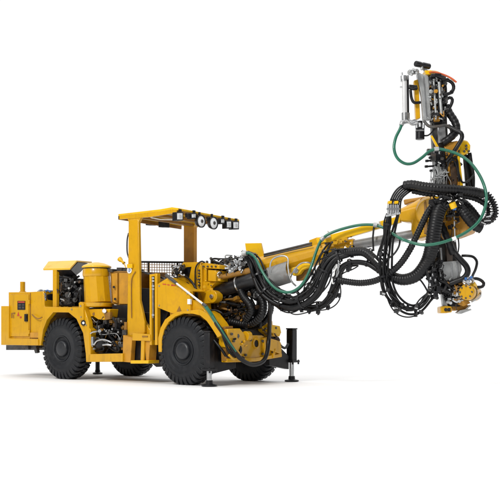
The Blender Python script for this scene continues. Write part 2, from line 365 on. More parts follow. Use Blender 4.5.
side([(57, 282), (66, 279), (79, 280), (82, 290), (82, 306), (57, 306)], -.62, .1, en); side([(60, 286), (64, 283), (72, 283), (76, 290), (76, 300), (60, 300)], -.75, -.6, en)
for k in range(4): side(rect(60+k*5, 278.5, 63+k*5, 283), -.7, -.3, en)
p0 = N(66, 277, -.5); en.cyl(p0+Vector((-.25, 0, -.02)), p0+Vector((.25, 0, -.02)), .07)
en = part(en, 'engine', BPT, None, .01)
m = MB()
m.cyl(N(60, 290, -.8), N(60, 290, -.68), .075, .075); m.cyl(N(68, 295, -.86), N(68, 295, -.7), .06, .05); m.cyl(N(75, 300, -.82), N(75, 300, -.7), .045)
side(rect(62, 298, 70, 306), -.84, -.72, m); part(m, 'engine_block', GRY, en, .004)
m = MB()
random.seed(11)
def squig(m, reg, y0, y1, n, r0, r1, plane=N, seed=0, turns=4, step=.025):
    rr = random.Random(seed)
    for i in range(n):
        P = []; x = rr.uniform(reg[0], reg[2]); y = rr.uniform(reg[1], reg[3]); yy = rr.uniform(y0, y1); w_ = reg[2]-reg[0]; h = reg[3]-reg[1]
        for k in range(turns):
            P.append(plane(x, y, yy)); x = min(reg[2], max(reg[0], x+rr.uniform(-.45, .45)*w_)); y = min(reg[3], max(reg[1], y+rr.uniform(-.45, .45)*h)); yy = min(y1, max(y0, yy+rr.uniform(-.12, .12)))
        m.tube(spline(P, step), rr.uniform(r0, r1), 8)
squig(m, (57, 276, 80, 305), -.9, -.6, 12, .012, .028, seed=5); part(m, 'engine_hose', HOS, en, 0)
m = MB(); squig(m, (58, 282, 80, 303), -.88, -.76, 5, .005, .009, seed=9)
for q in ((59, 288), (64, 292), (62, 301), (72, 286), (75, 294), (70, 279)): m.cyl(N(q[0], q[1], -.9), N(q[0], q[1], -.84), .018, .018, 8)
part(m, 'engine_fitting', GRY, en, 0)
clutter((58, 280, 80, 304), -.92, -.78, 30, 103, en, size=.05, mats=[GRY, BPT, BPT, ALU, OIL])
m = MB(); p = N(47.3, 298, -.8); m.lathe(p+Vector((-.02, -.14, 0)), p+Vector((.0, .4, 0)), [(0, .12), (.1, .15), (.9, .15), (1, .12)], 28); part(m, 'air_intake', BPT, en, .004)
m = MB(); m.lathe(p+Vector((-.02, -.165, 0)), p+Vector((-.018, -.12, 0)), [(0, .125), (.4, .16), (1, .16)], 28); q = p+Vector((0, -.12, 0))
for k in range(12):
    an = k*math.pi/6; m.box(q+Vector((math.cos(an)*.08, -.05, math.sin(an)*.08)), .13, .012, .012, (math.cos(an), 0, math.sin(an)), (0, 1, 0))
part(m, 'intake_grille', STL, en, 0)
m = MB(); m.tube(spline([N(45, 303, -.9), N(44.6, 295, -.92), N(47, 290.3, -.92), N(50.5, 292, -.9)]), .014); part(m, 'blue_hose', BLU, en, 0)

# ---------------------------------------------------------------- faceted filter drum
DY = -.74
def vert(px, py, y): return N(px, py, y)
dr_b = N(98.8, 303.5, DY); dr_t = N(96.6, 275, DY); sc_ = pxs(dep(dr_b))
m = MB(); m.lathe(dr_b, dr_t, [(0, 13.6*sc_), (.02, 14.0*sc_), (.98, 13.2*sc_), (1, 12.6*sc_)], 12); dr = part(m, 'filter_drum', YEL, None, .006, sharp=20)
m = MB(); m.lathe(dr_t+UP*(-.03), dr_t+UP*.125, [(0, 13.6*sc_), (.25, 14.0*sc_), (.9, 13.6*sc_), (1, 13.0*sc_)], 24); part(m, 'drum_collar', YEL, dr, .005)
lid = dr_t+UP*.13
m = MB(); m.lathe(lid+UP*(-.005), lid+UP*.10, [(0, 14.6*sc_), (.25, 14.8*sc_), (.45, 13.2*sc_), (.8, 8*sc_), (1, 2*sc_)], 30); part(m, 'drum_lid', YBR, dr, .003)
m = MB(); m.lathe(lid+UP*(-.02), lid+UP*.008, [(0, 13.9*sc_), (1, 13.9*sc_)], 30); part(m, 'lid_seal', BPT, dr, 0)
m = MB(); m.lathe(dr_b+UP*(-.07), dr_b+UP*.01, [(0, 13*sc_), (.2, 15.2*sc_), (1, 16*sc_)], 24); part(m, 'drum_flange', YEL, dr, .005)
m = MB(); side([(84, 309), (110, 309), (109, 317), (104, 320), (98, 319.5), (93, 316), (88, 317.5), (86, 326), (83, 326)], -.92, -.5, m); br = part(m, 'drum_bracket', YEL, None, .008)
m = MB(); m.cyl(N(94, 314, -.93), N(94, 314, -.88), .03, .03); side([(104, 313), (110, 312), (110, 319), (105, 320)], -.96, -.9, m); part(m, 'bracket_boss', YDK, br, .004)
m = MB(); m.lathe(N(104.4, 311, -1.0), N(104.4, 311, -.9), [(0, .03), (.3, .042), (1, .042)], 20); part(m, 'side_lamp', LNS, br, 0)
m = MB(); m.lathe(N(83.4, 323, -1.06), N(83.4, 323, -1.0), [(0, .018), (.3, .030), (1, .030)], 18); part(m, 'marker_lamp', LNS, fr, 0)
m = MB(); m.lathe(N(83.4, 323, -1.05), N(83.4, 323, -1.01), [(0, .047), (1, .047)], 18); part(m, 'marker_ring', BPT, fr, 0)

# ---------------------------------------------------------------- hydraulic tank and open bay
tk = yb([(110, 272), (118, 271), (133, 271), (133, 306), (122, 306), (112, 304)], -.66, .2, 'hydraulic_tank', YDK)
m = MB(); side([(111.5, 273.5), (117, 273), (117, 303), (113, 302)], -.70, -.66, m); side([(119, 273), (131, 273), (131, 304), (119, 304)], -.69, -.66, m); part(m, 'tank_panel', SHY, tk, .006)
m = MB(); side([(107, 268.5), (112, 269), (112, 272), (108, 272)], -.7, -.5, m); side(rect(116.5, 267.5, 121.5, 271.2), -.62, -.4, m); side([(122, 269), (132, 268.5), (132, 271.6), (122, 271.5)], -.6, -.3, m); part(m, 'tank_valves', GRY, tk, .006)
m = MB()
for q in ((113.8, 287), (115, 299)): m.cyl(N(q[0], q[1], -.76), N(q[0], q[1], -.7), .022, .018, 8)
part(m, 'tank_plugs', BPT, tk, 0)
m = MB(); m.lathe(N(119.5, 258.8, -.5), N(124, 263.2, -.5), [(0, .045), (.3, .04), (.6, .02), (1, .03)], 14); m.cyl(N(124, 263, -.5), N(126, 268, -.5), .01); part(m, 'horn', YBR, tk, 0)
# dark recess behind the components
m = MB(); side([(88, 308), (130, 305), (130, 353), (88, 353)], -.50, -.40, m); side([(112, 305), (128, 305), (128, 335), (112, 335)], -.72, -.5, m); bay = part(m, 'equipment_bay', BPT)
m = MB(); squig(m, (90, 316, 126, 350), -.92, -.55, 26, .010, .026, seed=21, turns=5); part(m, 'bay_hose', HOS, bay, 0)
m = MB(); squig(m, (92, 318, 124, 348), -.95, -.7, 5, .005, .008, seed=33, turns=4)
for q in ((97, 322), (106, 331), (112, 329), (121, 321), (118, 332), (100, 334)): m.cyl(N(q[0], q[1], -.98), N(q[0]+.8, q[1]+.6, -.88), .012, .02, 8)
part(m, 'bay_fitting', ALU, bay, 0)
m = MB()
for q in ((96, 325, 4, 3), (103, 320, 3.4, 4), (115, 318, 4, 5), (122, 330, 4, 5), (118, 342, 5, 5), (112, 347, 4, 4)): side(rect(q[0], q[1], q[0]+q[2], q[1]+q[3]), -.9, -.7, m)
part(m, 'bay_valve', GRY, bay, .004)
m = MB()
for q in ((109, 320, 3, 3), (121, 345, 4, 5), (114, 341, 3, 5), (124, 322, 2.5, 8)): side(rect(q[0], q[1], q[0]+q[2], q[1]+q[3]), -.88, -.7, m)
part(m, 'bay_bracket', YDK, bay, .004)
clutter((92, 316, 126, 350), -.98, -.75, 46, 101, bay, size=.05)
clutter((86, 318, 93, 345), -.90, -.7, 10, 102, bay, size=.05, mats=[YDK, OIL, GRY])
# accumulator bowl with bright lever
p = N(102.5, 341, -.82)
m = MB(); m.lathe(p-UP*.20, p+UP*.04, [(0, .05), (.15, .10), (.5, .155), (.85, .16), (1, .12)], 28); bowl = part(m, 'pump_bowl', BPT, bay, .003)
m = MB(); m.cyl(p+UP*.04, p+UP*.30, .055, .045); m.cyl(p+UP*.12, p+UP*.17, .085); part(m, 'pump_neck', BPT, bay, .003)
m = MB(); m.tube(spline([N(94, 345, -1.0), N(97, 341, -1.0), N(103, 339.6, -1.0), N(109, 341.3, -.98), N(111.5, 342.5, -.95)]), .016); m.tube(spline([N(103, 345, -1.0), N(107, 344.6, -1.0), N(111.5, 345.4, -.97)]), .018); m.box(N(93, 341, -1.0), .05, .04, .15)
m.tube([N(90.5, 333.5, -1.0), N(93, 332, -1.0), N(99.5, 331, -1.0)], .016); m.cyl(N(99.5, 331, -1.02), N(99.5, 331, -.95), .03, .03, 12); m.tube([N(90.2, 328, -.98), N(91, 336, -.99), N(92.5, 347, -.99)], .012); part(m, 'pump_lever', STL, bay, 0)
# tray and sill
m = MB(); side([(86.2, 354.2), (122.6, 353.4), (122.6, 361.8), (86.2, 362)], YS, YS+.45, m); part(m, 'side_tray', YEL)
m = MB(); side([(86, 323), (90.6, 330), (90.8, 354.3), (86.2, 354.3)], YS+.01, YS+.2, m); part(m, 'tray_column', YEL)

# ---------------------------------------------------------------- canopy
CN = -.86
X1 = N(178, 208.2, CN).x; X0 = N(118.2, 214.2, CN).x
cn0, cn1 = N(118.2, 214, CN), N(178, 208.0, CN)
YF = .86
ff = XP(239.3, 219.5, X1); 
cf1 = Vector((X1, ff.y, ff.z)); cf0 = Vector((X0, ff.y, ff.z+(cn0.z-cn1.z)))
mid = N(172, 207.0, CN)
m = MB()
# roof sheet with a turned-down near lip
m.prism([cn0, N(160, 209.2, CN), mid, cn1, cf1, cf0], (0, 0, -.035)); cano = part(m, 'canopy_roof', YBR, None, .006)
m = MB(); m.prism([cn0+UP*-.034, N(160, 209.2, CN)+UP*-.034, mid+UP*-.034, cn1+UP*-.03, cn1+UP*-.075, N(150, 217.0, CN), N(118.4, 219.4, CN)], (0, .03, 0))
part(m, 'roof_lip', YEL, cano, .004)
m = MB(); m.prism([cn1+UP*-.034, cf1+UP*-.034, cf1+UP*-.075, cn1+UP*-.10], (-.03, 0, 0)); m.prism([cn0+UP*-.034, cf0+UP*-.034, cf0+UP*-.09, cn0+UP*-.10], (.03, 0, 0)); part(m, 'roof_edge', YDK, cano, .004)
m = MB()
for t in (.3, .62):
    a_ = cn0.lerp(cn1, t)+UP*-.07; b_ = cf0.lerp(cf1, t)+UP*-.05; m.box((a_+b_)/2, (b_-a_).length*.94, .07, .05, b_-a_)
part(m, 'roof_beam', YDK, cano, .004)  # shade under the roof is put into this dark paint
m = MB(); m.tube([N(146, 216.5, -.6), N(160, 219.3, -.35), N(176, 219.6, -.1)], .014); part(m, 'roof_conduit', WHT, cano, 0)
# posts
np_ = side([(128.4, 219.5), (138.3, 219.0), (139.2, 262), (139.6, 300), (142.5, 313), (144.5, 322), (144.5, 333), (127.5, 344), (127.0, 318), (128.0, 262)], -.86, -.80)
np_ = part(np_, 'near_canopy_post', YEL, None, .012)
m = MB(); side([(126.8, 216.8), (141.5, 215.6), (138.6, 222), (128.6, 222)], -.85, -.79, m); part(m, 'post_gusset', YEL, np_, .005)
m = MB(); m.tube(spline([N(131.5, 318, -.88), N(131.3, 285, -.88), N(132.5, 276.5, -.88), N(135.5, 271.5, -.88)]), .008); part(m, 'post_cable', YDK, np_, 0)
m = MB(); m.tube(spline([N(128.6, 233, -.83), N(127.2, 240, -.83), N(127.2, 252, -.83), N(128.8, 258, -.83)]), .012); part(m, 'post_handle', BPT, np_, 0)
e_ = N(129.7, 270.3, -.865)
m = MB(); m.cyl(e_, e_-Vector((0, .012, 0)), .055, .055, 28); em = part(m, 'emblem', WHT, np_, 0)
m = MB(); m.lathe(e_-Vector((0, .011, 0)), e_-Vector((0, .016, 0)), [(0, .032), (1, .032)], 24); part(m, 'emblem_disc', BLU, em, 0)
m = MB(); m.box(e_-Vector((0, .018, 0)), .018, .004, .045); part(m, 'emblem_mark', WHT, em, 0)
m = MB(); side([(126.8, 264.2), (132, 263.8), (132, 268), (127, 268)], -.9, -.87, m); part(m, 'post_lamp', YBR, np_, .004)
fy = .60
fp = side([(183.6, 222), (193.5, 222), (193.5, 300), (183.6, 300)], fy, fy+.10); fp = part(fp, 'far_canopy_post', SHY, None, .01)  # darker paint carries the roof's shade on this post
m = MB(); side([(180.5, 219.5), (197, 219.8), (193.4, 227), (184, 227)], fy-.01, fy+.11, m); part(m, 'post_gusset', YEL, fp, .005)
# lamps on the front edge of the canopy
def lamp_sq(x0, y0, x1, y1, xx, name='square_work_lamp', dz=.10):
    hh = MB(); front(rect(x0, y0, x1, y1), xx, xx-dz, hh); h_ = part(hh, name, BPT, cano, .006)
    p = front(rect(x0+.9, y0+1.2, x1-.9, y1-1.2), xx+.006, xx-.02); part(p, 'lens', LNS, h_, 0)
    u_ = MB(); xm, ym = (x0+x1)/2, (y0+y1)/2; u_.lathe(XP(xm, ym, xx+.005), XP(xm, ym, xx+.012), [(0, .030), (1, .026)], 14); part(u_, 'lamp_reflector', ALU, h_, 0)
    q = MB(); c = XP((x0+x1)/2, y0-.5, xx-.05); q.box(c, .03, .05, .07); part(q, 'lamp_bracket', BPT, h_, 0)
    return h_
def lamp_rd(cx, cy, ry, xx):
    c = XP(cx, cy, xx); r = ry*pxs(dep(c)); hh = MB()
    hh.lathe(c+Vector((-.11, 0, 0)), c, [(0, r*.45), (.25, r*.8), (.7, r), (1, r*1.03), (1, r*.9), (.9, r*.86)], 30, closed=False); h_ = part(hh, 'round_work_lamp', BPT, cano, 0)
    l = MB(); l.lathe(c+Vector((-.02, 0, 0)), c+Vector((.012, 0, 0)), [(0, r*.88), (.3, r*.86), (.8, r*.5), (1, .002)], 30); part(l, 'lens', LNS, h_, 0)
    l = MB(); l.lathe(c+Vector((.012, 0, 0)), c+Vector((.022, 0, 0)), [(0, r*.3), (1, r*.22)], 16); part(l, 'bulb_shield', GRY, h_, 0)
    q = MB(); q.box(c+Vector((-.05, 0, r*1.1)), .03, .03, .08); part(q, 'lamp_bracket', BPT, h_, 0)
XL = X1+.06
lamp_sq(176.6, 212, 183.4, 220.6, XL); lamp_sq(191.2, 213, 196.6, 218.8, XL); lamp_rd(201.6, 221.2, 6.3, XL+.03); lamp_rd(214, 223, 6.3, XL+.03)
lamp_sq(220.6, 218.2, 225, 224, XL); lamp_sq(226.3, 220.4, 232, 228.5, XL); lamp_sq(232.8, 221, 239.2, 229.4, XL)
m = MB()
for x in (187, 198, 208, 219): 
    c = XP(x, 211+(x-178)*.18+3, X1); m.box(c+Vector((.02, 0, 0)), .05, .09, .07)
part(m, 'lamp_clamp', BPT, cano, .004)
for (x0, y0, x1, y1, yy) in ((145.5, 220.2, 151.5, 225.2, .1), (158.3, 221, 165, 227.2, 0.0)):
    hh = MB(); side(rect(x0, y0, x1, y1), yy, yy+.12, hh); h_ = part(hh, 'rear_work_lamp', BPT, cano, .006); q = MB(); side(rect(x0+1.5, y0-2.6, x0+3, y0), yy+.02, yy+.1, q); part(q, 'lamp_bracket', BPT, h_, 0)

# ---------------------------------------------------------------- guard mesh on the far side
m = MB(); gy = .62
top = lambda x: 261.9+(x-139)*.012
for k in range(19):
    x = 139.5+k*2.5; m.tube([N(x, top(x), gy), N(x, 283, gy)], .0065, 5)
for k in range(7):
    m.tube([N(138, 264.5+k*2.7, gy), N(186, 265+k*2.6, gy)], .0065, 5)
gd = part(m, 'guard_mesh', YDK, None, 0)
m = MB(); m.tube([N(137, 261.8, gy), N(187, 262.4, gy)], .020, 8); 
for x in (148.5, 177.5): m.tube([N(x, 262, gy), N(x, 285, gy)], .018, 8)
part(m, 'guard_rail', BPT, gd, 0)

# ---------------------------------------------------------------- operator's station
m = MB(); side([(139, 273), (150, 273), (160, 279), (160, 335), (139, 335)], -.25, -.15, m); side([(141, 283), (157, 283), (157, 312), (141, 312)], .35, .4, m); op = part(m, 'station_wall', YDK)
m = MB(); side(rect(142, 292.5, 146.5, 296.5), -.32, -.26, m); side([(141, 305), (146, 306), (148, 312), (146, 322), (143, 322)], -.4, -.3, m); part(m, 'station_lever', BPT, op, .006)
m = MB(); m.tube(spline([N(146, 306, -.5), N(149, 310, -.5), N(150, 316, -.5), N(147, 321, -.5)]), .014); part(m, 'station_cable', HOS, op, 0)
m = MB(); side([(141, 312), (158, 312), (158, 322), (152, 326), (141, 326)], -.75, -.3, m); st = part(m, 'seat', BPT, None, .02)
m = MB(); side([(138.8, 288), (141.4, 288), (142.6, 313), (139.6, 313)], -.72, -.35, m); part(m, 'seat_back', BPT, st, .02)
# steering wheel
c = N(153.5, 275.2, -.62)
m = MB(); ring = []
for k in range(41):
    an = 2*math.pi*k/40; ring.append(c+Vector((math.cos(an)*.19, math.sin(an)*.19, -.05*math.cos(an)-.03*math.sin(an))))
m.tube(ring, .018, 10, caps=False); sw = part(m, 'steering_wheel', BPT, None, 0)
m = MB(); m.tube([c+Vector((-.18, 0, .04)), c, c+Vector((.1, .15, -.04))], .012); m.tube([c, c+Vector((.1, -.15, -.02))], .012); m.cyl(c+Vector((0, 0, -.3)), c+UP*.02, .022); part(m, 'steering_column', BPT, sw, 0)
# console rail with slot
cs = MB(); side([(149.4, 274.4), (151.3, 274.2), (151.6, 345), (149.6, 345)], -1.0, -.92, cs); side([(154.5, 273.4), (157, 273.4), (157.4, 345), (154.8, 345)], -1.0, -.92, cs); side([(151, 274.2), (155, 273.8), (155, 276.2), (151, 276.3)], -1.0, -.92, cs)
cs = part(cs, 'console_frame', YEL, None, .004)
m = MB(); side([(151.3, 276), (154.6, 276), (154.8, 340), (151.6, 340)], -.95, -.9, m); part(m, 'console_slot', BPT, cs, 0)
m = MB(); m.tube([N(153, 283, -.98), N(153.1, 300, -.98), N(153.2, 318, -.98)], .013); 
for py in (278, 281, 286, 289, 315): m.cyl(N(153, py, -1.01), N(153, py, -.96), .02, .02, 8)
part(m, 'gas_strut', STL, cs, 0)
# side panel
pn = yb([(157.2, 284), (166, 278.7), (169, 278.6), (189.5, 291), (190.5, 313.4), (173, 313.8), (157.4, 307.6)], -.99, -.90, 'side_panel', YEL)
m = MB()
for k, wd in enumerate((3.5, 2.2, 3.6)): side([(162.5+k*4.6, 283.6+k*.6), (162.5+k*4.6+wd, 284+k*.6), (162.5+k*4.6+wd, 284.9+k*.6), (162.5+k*4.6, 284.5+k*.6)], -.995, -.985, m)
side([(171.5, 284.2), (173.8, 285.2), (171, 286)], -.995, -.985, m); part(m, 'panel_print', RDP, pn, 0)
m = MB(); side([(176.5, 311.5), (179.2, 306), (181.5, 311.5)], -.995, -.985, m); part(m, 'warning_triangle', YDK, pn, 0)
m = MB(); side(rect(187.3, 299, 190, 304.2), -1.01, -.97, m); part(m, 'panel_label', WHT, pn, .002)
m = MB(); side([(166, 279), (189, 292), (191, 291), (168, 277.5)], -.9, -.55, m); part(m, 'panel_top', YEL, pn, .004)
m = MB(); 
for q in ((159.5, 286), (187.5, 293.5), (188, 310), (159.5, 305.5)): bolt_side(m, q[0], q[1], -.99, .014)
part(m, 'panel_bolts', STL, pn, 0)
m = MB(); side([(157.5, 307), (168, 311.8), (165, 320), (160, 330), (157.8, 345), (150, 345), (150, 310)], -.85, -.7, m); part(m, 'lower_station_panel', BPT)
# battery lid / lower body between posts
m = MB(); side([(127, 320), (144, 320), (150, 330), (150, 335), (127, 345)], -.80, -.55, m); part(m, 'lower_body', YEL, None)
# step assembly
m = MB(); side([(132.5, 333), (150, 334.5), (150.4, 341), (132, 340.5)], -1.02, -.80, m); stp = part(m, 'step_ledge', YEL)
m = MB(); side(rect(142, 335.8, 147.5, 337.2), -1.03, -1.0, m); part(m, 'ledge_slot', YDK, stp, 0)
m = MB(); side([(123, 335), (132, 338), (130.4, 362.5), (122.6, 361.8)], -.98, -.88, m); side([(144.5, 340), (150, 340.5), (148.6, 361), (146, 361)], -.98, -.80, m); part(m, 'step_side', SHY, stp)
m = MB(); side([(141, 340), (144.4, 340), (143.6, 361), (140.4, 361)], -1.01, -.97, m); part(m, 'step_strut', YEL, stp)
m = MB(); side([(131.6, 341), (146, 341), (146, 360.5), (130.8, 360.5)], -.86, -.80, m); part(m, 'step_back', BPT, stp)
m = MB(); side([(130.6, 360.4), (148.6, 360.4), (148.2, 363.6), (130.4, 363.6)], -1.04, -.78, m); part(m, 'step_tread', YBR, stp)
# articulation / belly between the wheels
m = MB(); side([(120, 330), (160, 330), (168, 352), (150, 361), (120, 361)], -.4, .4, m); side([(148, 340), (160, 345), (166, 366), (156, 367), (150, 362)], -.7, -.4, m); part(m, 'centre_joint', BPT)

# ---------------------------------------------------------------- front frame, fender
fo = [(158.4, 352), (158, 338), (160.4, 328), (165, 319.5), (172, 314), (180, 311.5), (190, 310.5), (199, 309.5), (207, 313.5), (214, 322.5), (221.5, 335)]
fi = [(217.5, 337.5), (211.5, 328), (206.5, 320.8), (200, 315.5), (192, 313.6), (183, 313.6), (175, 316.6), (168.5, 322), (164, 329.5), (161.6, 339), (161.5, 352)]
m = MB(); side(fo+fi, -1.01, -.94, m); ff_ = part(m, 'front_fender', YEL, None, .006)
m = MB(); foi = [(x+(.0), y) for x, y in fo]; 
m2 = [(x*.5+fi[len(fi)-1-i][0]*.5, y*.5+fi[len(fi)-1-i][1]*.5) for i, (x, y) in enumerate(fo)]
side(fo+[(x+ (182-x)*.03, y+(345-y)*.03) for x, y in fo[::-1]], -.945, -.62, m); part(m, 'fender_top', YEL, ff_, .003)
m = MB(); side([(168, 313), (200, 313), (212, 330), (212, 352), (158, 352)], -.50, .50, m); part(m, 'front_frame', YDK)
m = MB(); side([(169, 300), (196, 300), (206, 312), (206, 316), (196, 314), (182, 313.8), (170, 316)], -.93, -.80, m); part(m, 'fender_skirt', YEL)
m = MB(); side([(188, 314.5), (200, 316), (211, 329), (217, 338), (224, 341), (224, 352), (200, 352)], -.6, -.5, m); part(m, 'inner_fender', YEL)
# tower plate carrying the boom foot
tw = MB(); side([(183, 262.4), (199, 262), (201.5, 266), (201.8, 290), (206, 300), (207, 311), (193, 314), (191, 300), (184, 290), (177, 285), (178.5, 270)], -.50, -.38, tw); tw = part(tw, 'boom_tower', YEL)
m = MB(); side([(186.3, 267.2), (191, 266.8), (188.4, 279), (184.2, 277.2)], -.512, -.50, m); part(m, 'tower_slot', BPT, tw, 0)
m = MB(); side([(199, 262), (219, 265), (219.5, 269), (200, 268)], -.46, -.1, m); side([(200, 281.5), (216, 282), (211, 287), (210, 297), (200, 300)], -.46, -.2, m); side([(201, 268), (206.5, 268.5), (206.5, 282), (201, 282)], -.44, -.2, m); side([(208, 270), (215.6, 270.4), (215.6, 281.5), (208, 281)], -.52, -.2, m); part(m, 'boom_bracket', YEL, tw)
m = MB(); side([(190, 292), (206, 288), (214, 300), (216, 318), (208, 332), (196, 318)], -.30, .4, m); part(m, 'boom_base', OIL, tw, .01)
m = MB()
for k in range(8): bolt_side(m, 199.4, 270.5+k*3, -.505, .018, .02)
for k in range(4): bolt_side(m, 204+k*4, 266.5, -.465, .016, .02)
part(m, 'tower_bolts', GRY, tw, 0)
lug = N(212, 296.5, -.52); m = MB(); m.cyl(lug, lug+Vector((0, .16, 0)), .105); side([(200, 291), (212, 290), (212, 303), (203, 304)], -.515, -.38, m); part(m, 'cylinder_lug', YEL, tw, .008)
m = MB(); m.cyl(lug-Vector((0, .03, 0)), lug+Vector((0, .1, 0)), .035, .035, 16); part(m, 'lug_pin', STL, tw, .003)
vv = N(217.2, 275, -.42); m = MB(); m.lathe(vv+Vector((-.08, 0, 0)), vv+Vector((.07, 0, 0)), [(0, .06), (.6, .075), (1, .06)], 20); m.box(vv+Vector((0, 0, .0)), .10, .16, .10); part(m, 'chrome_valve', CHR, tw, .004)
clutter((196, 268, 220, 292), -.6, -.5, 14, 108, tw, size=.03, mats=[YEL, GRY, BPT, YEL])
# joystick and lever cluster
m = MB(); squig(m, (171, 265, 184, 277), -.75, -.45, 9, .008, .016, seed=41); side(rect(172, 268, 182, 274), -.6, -.45, m); jl = part(m, 'lever_cluster', BPT, None, 0)
m = MB(); squig(m, (172, 266, 183, 276), -.78, -.6, 5, .006, .010, seed=44); 
for q in ((174, 266.5), (178, 267.5), (181, 272), (184, 275)): m.cyl(N(q[0], q[1], -.8), N(q[0], q[1], -.74), .016, .02, 8)
part(m, 'lever_fitting', STL, jl, 0)
m = MB(); m.tube(spline([N(182, 274, -.62), N(190, 280, -.66), (N(196, 289, -.66)), N(197, 298, -.62), N(194.5, 308, -.6)]), .020); m.tube(spline([N(196, 309, -.56), N(195.4, 295, -.56), N(195.2, 280, -.55), N(196, 267, -.55), N(201, 261.5, -.5), N(205, 262.5, -.45)]), .013); m.tube(spline([N(184, 283, -.62), N(188, 283.5, -.62), N(190.5, 289, -.64), N(190, 297, -.64)]), .016)
part(m, 'tower_hose', HOS, None, 0)
m = MB(); m.tube(spline([N(200, 310.6, -.72), N(215, 310.2, -.72), N(222, 313, -.7)]), .014); part(m, 'fender_handrail', BPT, None, 0)
# chrome lance from steering wheel to green hose
m = MB(); m.tube([N(166.5, 275.5, -1.06), N(204.5, 305.2, -1.06)], .017); ln = part(m, 'water_pipe', POL, None, 0)
m = MB(); m.tube([N(166, 275, -1.06), N(176.5, 283.3, -1.06)], .028); m.cyl(N(203, 304, -1.06), N(206.4, 306.6, -1.06), .028, .028, 10); part(m, 'pipe_coupling', GRY, ln, 0)

# ---------------------------------------------------------------- jacks
def jack(bx, zt, colx, rodx, footy, fx, yy, armpts, nm):
    pass
def make_jack(px0, px1, pyt, pyb, rx, yy, arm):
    j = MB(); c0 = N((px0+px1)/2, pyt, yy); c1 = N((px0+px1)/2, pyb, yy); w_ = (px1-px0)*pxs(dep(c0))
    sq = w_/(math.cos(TH)+math.sin(TH))*1.02
    j.box((c0+c1)/2, sq, sq, (c0-c1).length); root = part(j, 'support_jack', BPT, None, .012)
    m = MB(); m.box(c0+UP*.012, sq*1.08, sq*1.08, .024); part(m, 'jack_cap', BPT, root, .004)
    x = c0.x; y = c0.y; zb = c1.z
    m = MB(); m.box((x, y, zb+.02), sq*1.5, sq*1.5, .035); 
    for a_ in (-1, 1):
        for b_ in (-1, 1): m.cyl((x+a_*sq*.62, y+b_*sq*.62, zb-.03), (x+a_*sq*.62, y+b_*sq*.62, zb+.05), .016, .016, 6)
    part(m, 'jack_collar', BPT, root, .003)
    m = MB(); m.cyl((x, y, .05), (x, y, zb+.02), .042, .042, 20); part(m, 'jack_rod', STL, root, 0)
    m = MB(); m.lathe((x, y, .006), (x, y, .10), [(0, .125), (.25, .125), (.4, .06), (1, .055)], 28); part(m, 'jack_foot', BPT, root, .003)
    return root, Vector((x, y, 0)), sq
j1, jp1, sq = make_jack(203.8, 214.6, 332.5, 371, 207.5, -1.0, None)
j2, jp2, sq = make_jack(286.4, 297.0, 329.5, 362.5, 292, 1.0, None)
XB = .80
m = MB(); m.prism([Vector((jp1.x+.0, jp1.y+.08, .72)), Vector((XB-.1, -.45, .60)), Vector((XB-.1, -.45, .28)), Vector((jp1.x, jp1.y+.08, .20))], (-.10, 0, 0)); part(m, 'jack_arm', BPT, j1, .006)
m = MB(); m.prism([Vector((jp2.x, jp2.y-.08, .45)), Vector((jp2.x-.0, jp2.y-.35, .62)), Vector((XB-.1, .45, .66)), Vector((XB-.1, .45, .30)), Vector((jp2.x, jp2.y-.08, .22))], (-.10, 0, 0)); part(m, 'jack_arm', BPT, j2, .006)
m = MB(); m.tube(spline([XP(276, 338, XB), XP(280, 345, XB+.04), XP(285, 348, XB+.04), XP(288, 344, XB+.02)]), .022); part(m, 'jack_hose', HOS, j2, 0)
m = MB(); m.tube(spline([N(214, 340, -.95), XP(222, 350, XB), XP(228, 358, XB), XP(236, 357, XB), XP(240, 350, XB)]), .022); part(m, 'jack_hose', HOS, j1, 0)
# rear jack
p = ZP(97.6, 374.2, 0); m = MB(); m.cyl(p+UP*.05, p+UP*.75, .045, .045); rj = part(m, 'support_jack', BPT, None, 0)
m = MB(); m.lathe(p+UP*.005, p+UP*.09, [(0, .10), (.3, .10), (.5, .055), (1, .05)], 24); part(m, 'jack_foot', BPT, rj, 0)

# ---------------------------------------------------------------- front bumper and plates
print('XB check', N(204, 350, -1.0), N(292, 350, 1.0), X1, X0, XR)
fb = MB(); front([(226, 345), (243, 343), (246, 338.5), (250, 335.4), (262, 335.2), (270, 340), (281.5, 344), (282, 357), (256, 361.6), (227, 362.5)], XB, XB-.12, fb); fb = part(fb, 'front_bumper', YEL, None, .01)
m = MB(); front([(228, 329), (240, 328.4), (247, 337), (244, 346), (236, 352), (227, 347)], XB+.08, XB-.1, m); front([(266, 337), (280, 341), (282, 345), (281, 354), (270, 350)], XB+.06, XB-.1, m); part(m, 'bumper_bracket', YEL, fb, .01)
c = XP(255.8, 343.5, XB); m = MB(); m.lathe(c+Vector((-.03, 0, 0)), c+Vector((.02, 0, 0)), [(0, .1), (1, .095), (1, .062), (.5, .06)], 28, closed=False); part(m, 'hole_ring', YEL, fb, 0)
m = MB(); m.cyl(c+Vector((-.02, 0, 0)), c+Vector((.006, 0, 0)), .062, .062, 24); part(m, 'tow_hole', BLK, fb, 0)
m = MB(); front([(240, 329), (264, 329.5), (264, 337), (240, 336)], XB-.15, XB-.3, m); part(m, 'bumper_recess', BPT, fb)
m = MB(); front([(262.5, 316), (272.5, 321), (273, 330), (281, 333), (279.6, 336.6), (270, 336.5), (262.5, 331)], XB-.06, XB-.2, m); front([(268, 324), (280, 326), (281.4, 333), (276, 334), (268, 331)], XB+.03, XB-.06, m); part(m, 'front_tab', YBR, fb, .008)
m = MB(); front([(225, 327), (233, 326), (234, 360), (226, 361)], XB+.02, XB-.08, m); part(m, 'bumper_end_plate', YDK, fb, .006)
m = MB()
